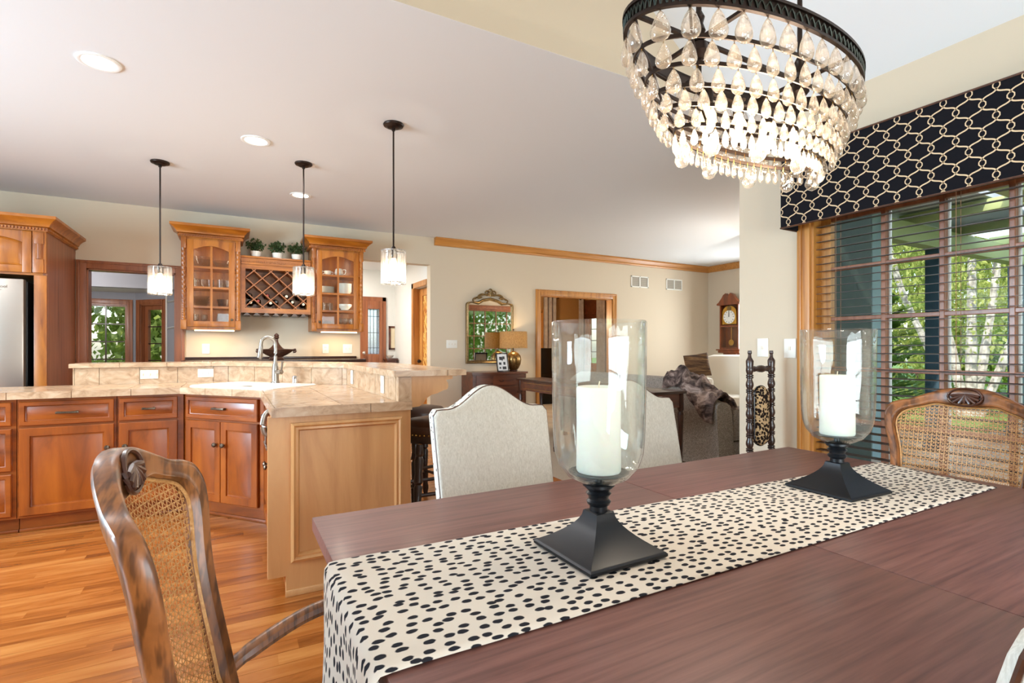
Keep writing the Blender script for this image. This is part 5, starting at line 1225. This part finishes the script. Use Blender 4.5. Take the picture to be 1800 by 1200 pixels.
        q = B(); q.tube(crom([(s * .214, .2, .44), (s * .214, .205, .25), (s * .216, .25, .0)], 5), [.024] * 5 + [.018] * 6, 10); obj('leg', q, 'walnut_chair', t)
    return t
c1 = cane_chair('carved wooden cane back armchair at the near left end of the table', 1.038); c1.location = (.156, .964, 0); c1.rotation_euler = (0, 0, R(86.3))
c2 = cane_chair('carved wooden cane back armchair at the window end of the table', 1.045); c2.location = (2.13, .878, 0); c2.rotation_euler = (0, 0, R(-90))

# ------------------------------------------------------------------ bar stools
def stool(label, x, y, rz):
    t = thing('bar_stool', label, 'stool', (x, y, 0), rz, 'leather bar stools')
    q = B(); q.lathe([(.001, .66), (.2, .66), (.205, .675), (.205, .70), (.2, .72), (.17, .745), (.08, .76), (.001, .762)], 32); obj('seat', q, 'leather', t)
    q = B()
    for k in range(48): a = 2 * math.pi * k / 48; q.sphere((.207 * math.cos(a), .207 * math.sin(a), .672), .0045, 6)
    obj('nail_heads', q, 'brass', t, kind='stuff')
    q = B(); q.lathe([(.195, .62), (.2, .63), (.2, .66), (.1, .66)], 28); obj('seat_ring', q, 'turned_dark', t)
    for sx in (-1, 1):
        for sy in (-1, 1):
            q = B(); tp = [(.62, .02), (.57, .026), (.55, .02), (.53, .028), (.45, .022), (.40, .028), (.385, .018), (.37, .026), (.2, .018), (.19, .026), (.1, .02), (.06, .026), (0, .014)]
            q.tube([(sx * (.15 + (.62 - z) * .06), sy * (.15 + (.62 - z) * .06), z) for z, r in tp], [r for z, r in tp], 12); obj('leg', q, 'turned_dark', t)
    for z, s in ((.2, 1), (.32, 1)):
        for a in range(4):
            d = .15 + (.62 - z) * .06; c = [(d, d), (-d, d), (-d, -d), (d, -d)]; p0, p1 = c[a], c[(a + 1) % 4]
            if (a % 2) != (z > .25): q = B(); q.cyl((*p0, z), (*p1, z), .012, n=8); obj('stretcher', q, 'turned_dark', t)
stool('brown leather bar stool nearest the peninsula end panel', 1.13, 3.10, 0)
stool('brown leather bar stool farther along the peninsula', 1.26, 3.78, .3)

# ------------------------------------------------------------------ narrow leopard chair by the window wall
t = thing('leopard_chair', 'narrow dark turned post chair with leopard print back by the window wall', 'chair', (2.72, 1.85, 0))
prof = []; z = .0
zz = [0, .05]; 
def turned(z0, z1, step=.085):
    P = []; z = z0
    while z < z1 - .1 - step * .6:
        P += [(z, .0145), (z + .004, .0205), (z + .010, .0205), (z + .012, .015), (z + .016, .0205), (z + .022, .0205), (z + .024, .0145), (z + .045, .0215), (z + .06, .0205), (z + .078, .0145)]; z += step
    P += [(z1 - .1, .019), (z1 - .06, .0215), (z1 - .052, .018), (z1 - .04, .0105), (z1 - .022, .0085), (z1 - .017, .0115), (z1 - .012, .0115), (z1, .010)]
    return P
for x in (-.098, .098):
    q = B(); P = turned(0, 1.182); q.tube([(x, .09, z) for z, r in P], [r for z, r in P], 12, up=(0, 1, 0)); obj('post', q, 'turned_dark', t)
for z in (1.075, .52):
    q = B(); q.tube([(-.08 + .16 * k / 8, .09, z) for k in range(9)], [.012, .018, .013, .02, .022, .02, .013, .018, .012], 10); obj('rail', q, 'turned_dark', t)
q = B(); o_ = [(.058 * math.cos(a), (.80 + .115 if math.sin(a) >= 0 else .80 - .115) + .058 * math.sin(a)) for a in [2 * math.pi * k / 32 for k in range(32)]]
q.loft([[(x * s, .09 + d, .8 + (z_ - .8) * (1 - (1 - s) * .35)) for x, z_ in o_] for s, d in ((.9, .025), (1, .015), (1, -.005), (.88, -.022), (.5, -.03))]); obj('back_pad', q, 'leopard', t, ang=1.2)
q = B(); q.tube([(x * 1.02, .09, z_) for x, z_ in o_], .006, 6, closed=True); obj('pad_welt', q, 'black_gloss', t)
q = B(); q.box(-.13, -.2, .40, .13, .07, .46, .02); obj('seat', q, 'leopard', t); q = B(); q.box(-.12, -.19, .36, .12, .08, .4); obj('seat_frame', q, 'turned_dark', t)
for x in (-.1, .1): q = B(); P = [(0, .013), (.1, .018), (.2, .014), (.3, .02), (.36, .018)]; q.tube([(x, -.17, z) for z, r in P], [r for z, r in P], 10, up=(0, 1, 0)); obj('leg', q, 'turned_dark', t)

# ------------------------------------------------------------------ living room
# gilt mirror
mx0, mx1, mz0, mz1 = 2.95, 3.735, .975, 1.90
t = thing('wall_mirror', 'gilt framed wall mirror with carved crest over the chest', 'mirror', ((mx0 + mx1) / 2, YF, mz0))
cx = (mx0 + mx1) / 2; hw = (mx1 - mx0) / 2
def mo(s):
    H = hw - s; P = [(-H, mz0 + s), (H, mz0 + s), (H, mz1 - .08)]; 
    P += [(H - .05 * (1 - math.cos(a)), mz1 - .08 + (.05 - s * .3) * math.sin(a)) for a in (R(30), R(60), R(90))]
    P += [(.2 - s * .3, mz1 - .02 - s), (.12, mz1 + .02 - s), (0, mz1 + .045 - s), (-.12, mz1 + .02 - s), (-.2 + s * .3, mz1 - .02 - s)]
    P += [(-H + .05 * (1 - math.cos(a)), mz1 - .08 + (.05 - s * .3) * math.sin(a)) for a in (R(90), R(60), R(30))] + [(-H, mz1 - .08)]
    return P
q = B(); sec = [(0, 0), (0, .02), (.012, .036), (.024, .03), (.034, .034), (.045, .02), (.045, 0)]
q.loft([[(cx + x, YF - .001 - d, z) for x, z in mo(s)] for s, d in sec], True, False); obj('frame', q, 'gilt', t, world=True)
q = B(); q.prism([(cx + x, z) for x, z in mo(.04)], YF - .014, YF - .004, XZ); obj('mirror_glass', q, 'mirror', t, world=True, smooth=False)
q = B()
for s in (-1, 1):
    for pts in ([(0, 2.0), (.05, 2.04), (.085, 2.02), (.08, 1.985), (.055, 1.99)], [(.05, 1.97), (.14, 1.99), (.2, 1.96), (.19, 1.925), (.15, 1.94)], [(.14, 1.94), (.24, 1.93), (.29, 1.90), (.27, 1.88)], [(.0, 1.97), (.035, 2.02), (.02, 2.055), (0, 2.07)], [(.09, 1.985), (.14, 1.975), (.18, 1.955), (.23, 1.935), (.26, 1.91)]):
        q.tube(crom([(cx + s * x, YF - .028, z) for x, z in pts], 5), .011, 7)
for k in range(7): a = math.pi * (k + .5) / 7; q.tube([(cx, YF - .03, 1.96), (cx + .055 * math.cos(a), YF - .04, 1.965 + .07 * math.sin(a))], [.006, .012], 7)
obj('carved_crest', q, 'gilt', t, world=True)
# bow front chest
chx0, chx1 = 2.86, 3.74; cyb, cyf = YF - .03, 6.38
t = thing('bow_front_chest', 'dark red bow front wooden chest of drawers under the mirror', 'chest', ((chx0 + chx1) / 2, 6.6, 0))
def bow(x0, x1, yf, d, n=16): return [(x0 + (x1 - x0) * k / n, yf - d * math.sin(math.pi * k / n)) for k in range(n + 1)]
def bowprism(x0, x1, yf, d, z0, z1, yb=cyb): q = B(); q.prism(bow(x0, x1, yf, d) + [(x1, yb), (x0, yb)], z0, z1); return q
obj('body', bowprism(chx0 + .02, chx1 - .02, cyf + .02, .06, .08, .835), 'chest_wood', t, world=True)
obj('top', bowprism(chx0, chx1, cyf, .07, .835, .862), 'chest_wood', t, world=True)
for z0, z1 in ((.68, .815), (.49, .66), (.29, .47), (.1, .27)):
    xa, xb = chx0 + .30, chx1 - .05; arc = [p for p in bow(chx0 + .02, chx1 - .02, cyf + .02, .06, 60) if xa <= p[0] <= xb]
    q = B(); q.prism([(p[0], p[1] - .014) for p in arc] + [(p[0], p[1] + .002) for p in arc[::-1]], z0, z1); d = obj('drawer', q, 'chest_wood', t, world=True)
    for xm in (xa + .12, xb - .1):
        ym = min(arc, key=lambda p: abs(p[0] - xm))[1] - .018; q = B(); q.tube(crom([(xm - .035, ym, (z0 + z1) / 2 + .01), (xm - .02, ym - .012, (z0 + z1) / 2 - .012), (xm + .02, ym - .012, (z0 + z1) / 2 - .012), (xm + .035, ym, (z0 + z1) / 2 + .01)], 4), .004, 6); obj('bail_handle', q, 'bronze', d, world=True)
arc = [p for p in bow(chx0 + .02, chx1 - .02, cyf + .02, .06, 60) if chx0 + .05 <= p[0] <= chx0 + .27]; q = B(); q.prism([(p[0], p[1] - .014) for p in arc] + [(p[0], p[1] + .002) for p in arc[::-1]], .1, .815); obj('side_door', q, 'chest_wood', t, world=True)
for x in (chx0 + .04, chx1 - .08):
    for y in (cyf + .04, cyb - .05): q = B(); q.box(x, y, .004, x + .04, y + .04, .08); obj('foot', q, 'chest_wood', t, world=True, smooth=False)
# lamp
t = thing('table_lamp', 'gold urn table lamp with wide burlap shade on the chest', 'lamp', (3.60, 6.56, .863))
q = B(); q.lathe([(.06, 0), (.062, .015), (.055, .02)], 24); obj('foot', q, 'dark_wood', t)
q = B(); q.lathe([(.055, .02), (.075, .04), (.105, .1), (.115, .17), (.105, .225), (.07, .265), (.035, .28), (.03, .29)], 28); obj('urn', q, 'gold_pot', t)
q = B(); q.cyl((0, 0, .285), (0, 0, .60), .007, n=8); q.sphere((0, 0, .605), .012, 8); obj('stem', q, 'bronze', t)
q = B(); q.lathe([(.205, .335), (.20, .575), (.197, .575), (.202, .335)], 40, caps=False); obj('shade', q, 'shade_cloth', t)
q = B(); q.sphere((0, 0, .42), .03, 12, 1.3); obj('bulb', q, 'bulb_warm', t)
light('table_lamp_bulb', 'POINT', (0, 0, .47), 9, (1, .76, .46), parent=t, radius=.04)
# photo frame
t = thing('photo_frame', 'black framed photo collage standing on the chest', 'photo frame', (3.36, 6.42, .863), R(8)); MP = Matrix.Rotation(R(-10), 4, 'X')
q = B()
for a in ((-.1, -.008, 0, -.085, .008, .27), (.085, -.008, 0, .1, .008, .27), (-.085, -.008, 0, .085, .008, .018), (-.085, -.008, .252, .085, .008, .27)): q.box(*a, .002)
q.tf(MP); obj('frame', q, 'black_gloss', t)
q = B(); q.box(-.085, -.002, .018, .085, .004, .252); q.tf(MP); obj('mat_board', q, 'frame_print', t, smooth=False)
for a in ((-.05, .17, .0, .215), (.005, .18, .045, .22), (-.06, .1, -.02, .135), (.015, .1, .05, .14), (-.005, .035, .06, .075), (-.06, .045, -.03, .07)):
    q = B(); q.box(a[0], -.0035, a[1], a[2], -.002, a[3]); q.tf(MP); obj('photo', q, 'frame_ink', t, smooth=False)
q = B(); q.tube([(0, .01, .2), (0, .09, .0)], .005, 6); obj('easel_leg', q, 'black_gloss', t)
# sofa table behind the sofa
t = thing('sofa_table', 'long dark inlaid sofa table standing behind the grey sofa', 'table', (3.42, 4.55, 0))
q = B(); q.box(3.22, 3.32, .785, 3.62, 5.80, .81, .004); obj('table_top', q, 'dark_wood', t, world=True)
q = B()
for a in ((3.25, 3.35, .66, 3.27, 5.77, .785), (3.57, 3.35, .66, 3.59, 5.77, .785), (3.27, 3.35, .66, 3.57, 3.37, .785), (3.27, 5.75, .66, 3.57, 5.77, .785)): q.box(*a)
obj('apron', q, 'chest_wood', t, world=True, smooth=False)
q = B()
for y0 in (3.45, 4.22, 5.0):
    for z in (.685, .755): q.box(3.248, y0, z, 3.25, y0 + .65, z + .004)
obj('inlay', q, 'brass', t, world=True, smooth=False)
for x in (3.26, 3.58):
    for y in (3.36, 4.15, 4.95, 5.76):
        q = B(); q.tube([(x, y, z) for z in (.004, .05, .06, .4, .6, .62, .64, .785)], [.014, .02, .015, .02, .026, .018, .028, .028], 8, up=(0, 1, 0)); obj('leg', q, 'dark_wood', t, world=True)
# sofa
t = thing('sofa', 'grey tweed camel back sofa seen from behind', 'sofa', (4.5, 4.5, 0))
def bt_(y): 
    a = max(0, min(1, (y - 3.26) / .5)); b2 = max(0, min(1, (5.9 - y) / .5)); f = lambda u: u * u * (3 - 2 * u); return .68 + .215 * min(f(a), f(b2))
q = B(); lo = []
for k in range(41):
    y = 3.26 + 2.64 * k / 40; zt = bt_(y)
    lo.append([(3.98, y, .06), (3.955, y, .4), (3.94, y, zt - .07), (3.95, y, zt - .02), (3.985, y, zt), (4.08, y, zt), (4.13, y, zt - .03), (4.15, y, zt - .1), (4.17, y, .4), (4.17, y, .06)])
q.loft(lo); obj('back', q, 'tweed', t, world=True, ang=.9)
q = B(); q.box(4.171, 3.26, .06, 4.85, 5.9, .3, .02); obj('base', q, 'tweed', t, world=True)
for y0, y1 in ((3.46, 4.27), (4.29, 5.09), (5.11, 5.7)): q = B(); q.box(4.175, y0, .3, 4.86, y1, .47, .04); obj('seat_cushion', q, 'tweed', t, world=True)
for y0, y1 in ((3.26, 3.45), (5.71, 5.9)): q = B(); q.box(4.172, y0, .3, 4.85, y1, .62, .05); obj('arm', q, 'tweed', t, world=True)
for x in (4.0, 4.78):
    for y in (3.3, 5.83): q = B(); q.box(x, y, .004, x + .05, y + .04, .06); obj('foot', q, 'dark_wood', t, world=True, smooth=False)
# fur throw over the sofa back
q = B(); NU, NV = 36, 30; gr = []
def throwpt(u, v):
    y = 3.28 + .62 * u; zt = bt_(y) + .03
    L = -.14 + .62 * v   # negative: hanging at the kitchen side
    w = .022 * math.sin(u * 17 + v * 5) + .02 * math.sin(v * 14 + u * 6) + .015 * math.sin(u * 31 - v * 11)
    lim = .14 * (1 - u) * 1.0 + .04 * math.sin(u * 8)
    L = -max(.02, lim + .05) + (.62) * v
    if L < 0: return (3.945 - .028 - abs(w) * .8, y, zt - .03 + L * 1.0 + w * .3)
    if L < .2: return (3.95 + L, y, zt + .012 + abs(w) * 1.6)
    return (4.175 + .03 + abs(w), y, max(.5, zt - (L - .2)))
gr = [[q.bm.verts.new(throwpt(i / NU, j / NV)) for j in range(NV + 1)] for i in range(NU + 1)]
for i in range(NU):
    for j in range(NV): q.bm.faces.new((gr[i][j], gr[i + 1][j], gr[i + 1][j + 1], gr[i][j + 1]))
th = tag(obj('fur_throw', q, 'throw_fur', ang=2.5), 'brown grey fur throw draped over the sofa back', 'throw'); md = th.modifiers.new('thickness', 'SOLIDIFY'); md.thickness = .015; md.offset = 1
# armchair and pillow beyond the sofa
t = thing('armchair', 'white leather armchair beyond the sofa below the wall clock', 'armchair', (7.0, 5.62, 0), R(-62))
def rbox(x0, y0, z0, x1, y1, z1, bv): k = B(); k.box(x0, y0, z0, x1, y1, z1, bv); return k
obj('seat', rbox(-.34, -.40, .1, .34, .22, .45, .06), 'white_pot', t); obj('back', rbox(-.36, .2, .1, .36, .44, 1.09, .115), 'white_pot', t)
obj('arm', rbox(-.46, -.40, .1, -.34, .2, .72, .05), 'white_pot', t); obj('arm', rbox(.34, -.40, .1, .46, .2, .72, .05), 'white_pot', t)
for x in (-.38, .38):
    for y in (-.34, .38): obj('foot', rbox(x - .025, y - .025, .004, x + .025, y + .025, .1, .004), 'dark_wood', t)
q = B(); hp = .185
def pil(s_, d): return [(x * s_ * hp, d, z * s_ * hp) for x, z in ((-1, -1), (-.5, -.96), (0, -.94), (.5, -.96), (1, -1), (.97, 0), (1, 1), (.5, .97), (0, .95), (-.5, .97), (-1, 1), (-.97, 0))]
q.loft([pil(.3, -.075), pil(.7, -.062), pil(.92, -.03), pil(1, 0), pil(.92, .03), pil(.7, .062), pil(.3, .075)]); q.tf(T((6.42, 5.68, .925)) @ Matrix.Rotation(R(-42), 4, 'Z') @ Matrix.Rotation(R(-10), 4, 'X') @ Matrix.Rotation(R(-9), 4, 'Y'))
tag(obj('fur_pillow', q, 'pillow_fur', ang=1.6), 'brown striped fur pillow leaning on the white armchair beyond the sofa', 'pillow')
t = thing('pillow_bench', 'low white upholstered bench under the fur pillow beyond the sofa', 'bench', (6.42, 5.68, 0), R(-42))
obj('cushion', rbox(-.22, -.16, .5, .22, .16, .735, .05), 'white_pot', t)
for x in (-.18, .18):
    for y in (-.12, .12): obj('leg', rbox(x - .02, y - .02, .004, x + .02, y + .02, .5, .003), 'dark_wood', t)
t = thing('added_floor_lamp', 'slim bronze floor lamp, unseen and added to brighten the living room', 'lamp', (5.85, 4.1, .004))  # added out of sight to fill the living room with light
q = B(); q.lathe([(.13, 0), (.13, .015), (.03, .03), (.012, .05)], 24); obj('base', q, 'bronze', t)
q = B(); q.cyl((0, 0, .04), (0, 0, 1.42), .011); obj('pole', q, 'bronze', t)
q = B(); q.lathe([(.03, 1.40), (.1, 1.44), (.16, 1.50), (.155, 1.50), (.09, 1.45), (.02, 1.415)], 28, caps=False); obj('bowl', q, 'bronze', t)
q = B(); q.sphere((0, 0, 1.49), .035, 12); obj('bulb', q, 'bulb_white', t)
light('added_lamp_bulb', 'POINT', (0, 0, 1.58), 50, (1, .95, .88), parent=t, radius=.06)
# wall clock
t = thing('wall_clock', 'tall wooden pendulum wall clock on the far living room wall', 'clock', (8.0, 6.225, 1.08), R(-90))
q = B(); q.box(-.2, -.16, .1, -.175, 0, .92, .003); q.box(.175, -.16, .1, .2, 0, .92, .003); q.box(-.175, -.02, .1, .175, 0, .92); q.box(-.175, -.16, .50, .175, -.02, .53); q.box(-.175, -.16, .1, .175, -.02, .13); obj('case', q, 'clock_wood', t)
q = B(); P = [(-.24, .90), (-.24, .925), (-.2, .95), (-.14, 1.02), (-.1, 1.08), (-.05, 1.11), (-.02, 1.08), (0, 1.05), (.02, 1.08), (.05, 1.11), (.1, 1.08), (.14, 1.02), (.2, .95), (.24, .925), (.24, .90)]; q.prism(P, -.19, -.12, XZ); q.box(-.23, -.18, .895, .23, 0, .915, .004); obj('pediment', q, 'clock_wood', t)
q = B(); q.box(-.25, -.2, .075, .25, 0, .1, .006); q.box(-.23, -.18, .03, .23, 0, .076, .02); q.box(-.14, -.14, 0, .14, 0, .03, .01); obj('base_moulding', q, 'clock_wood', t)
q = B(); q.prism([(-.15, .55)] + [(.15, .55)] + [(.15 * math.cos(a), .76 + .12 * math.sin(a)) for a in [math.pi * k / 12 for k in range(13)]], -.15, -.145, XZ); obj('dial_plate', q, 'brass', t)
q = B(); q.lathe([(.001, 0), (.12, 0), (.12, .004), (.001, .005)], 36); q.tf(T((0, -.151, .68)) @ Matrix.Rotation(R(90), 4, 'X')); obj('dial', q, 'china', t)
q = B(); q.box(-.004, -.162, .68, .004, -.158, .785); q.box(-.005, -.162, .68, .005, -.158, .75); obj('hands', q, 'black_gloss', t, smooth=False)
q = B()
for k in range(12): a = k * math.pi / 6; q.box(-.004, -.158, .085, .004, -.1565, .108, 0, T((0, 0, .68)) @ Matrix.Rotation(a, 4, 'Y'))
obj('hour_marks', q, 'black_gloss', t, smooth=False)
q = B(); q.lathe([(.001, 0), (.045, 0), (.045, .003), (.001, .004)], 24); q.tf(T((0, -.152, .835)) @ Matrix.Rotation(R(90), 4, 'X')); obj('moon_disc', q, 'gilt', t)
q = B(); q.box(-.006, -.09, .22, .006, -.086, .5); q.lathe([(.001, 0), (.05, 0), (.05, .006), (.001, .01)], 24); 
q2 = B(); q2.box(-.006, -.09, .22, .006, -.086, .5); q.bm.free(); q = q2; obj('pendulum_rod', q, 'brass', t, smooth=False)
q = B(); q.lathe([(.001, 0), (.055, 0), (.055, .006), (.001, .01)], 24); q.tf(T((0, -.09, .22)) @ Matrix.Rotation(R(90), 4, 'X')); obj('pendulum_bob', q, 'brass', t)
q = B(); q.box(-.175, -.158, .13, .175, -.155, .5); obj('glass_door', q, 'cabinet_glass', t, smooth=False)
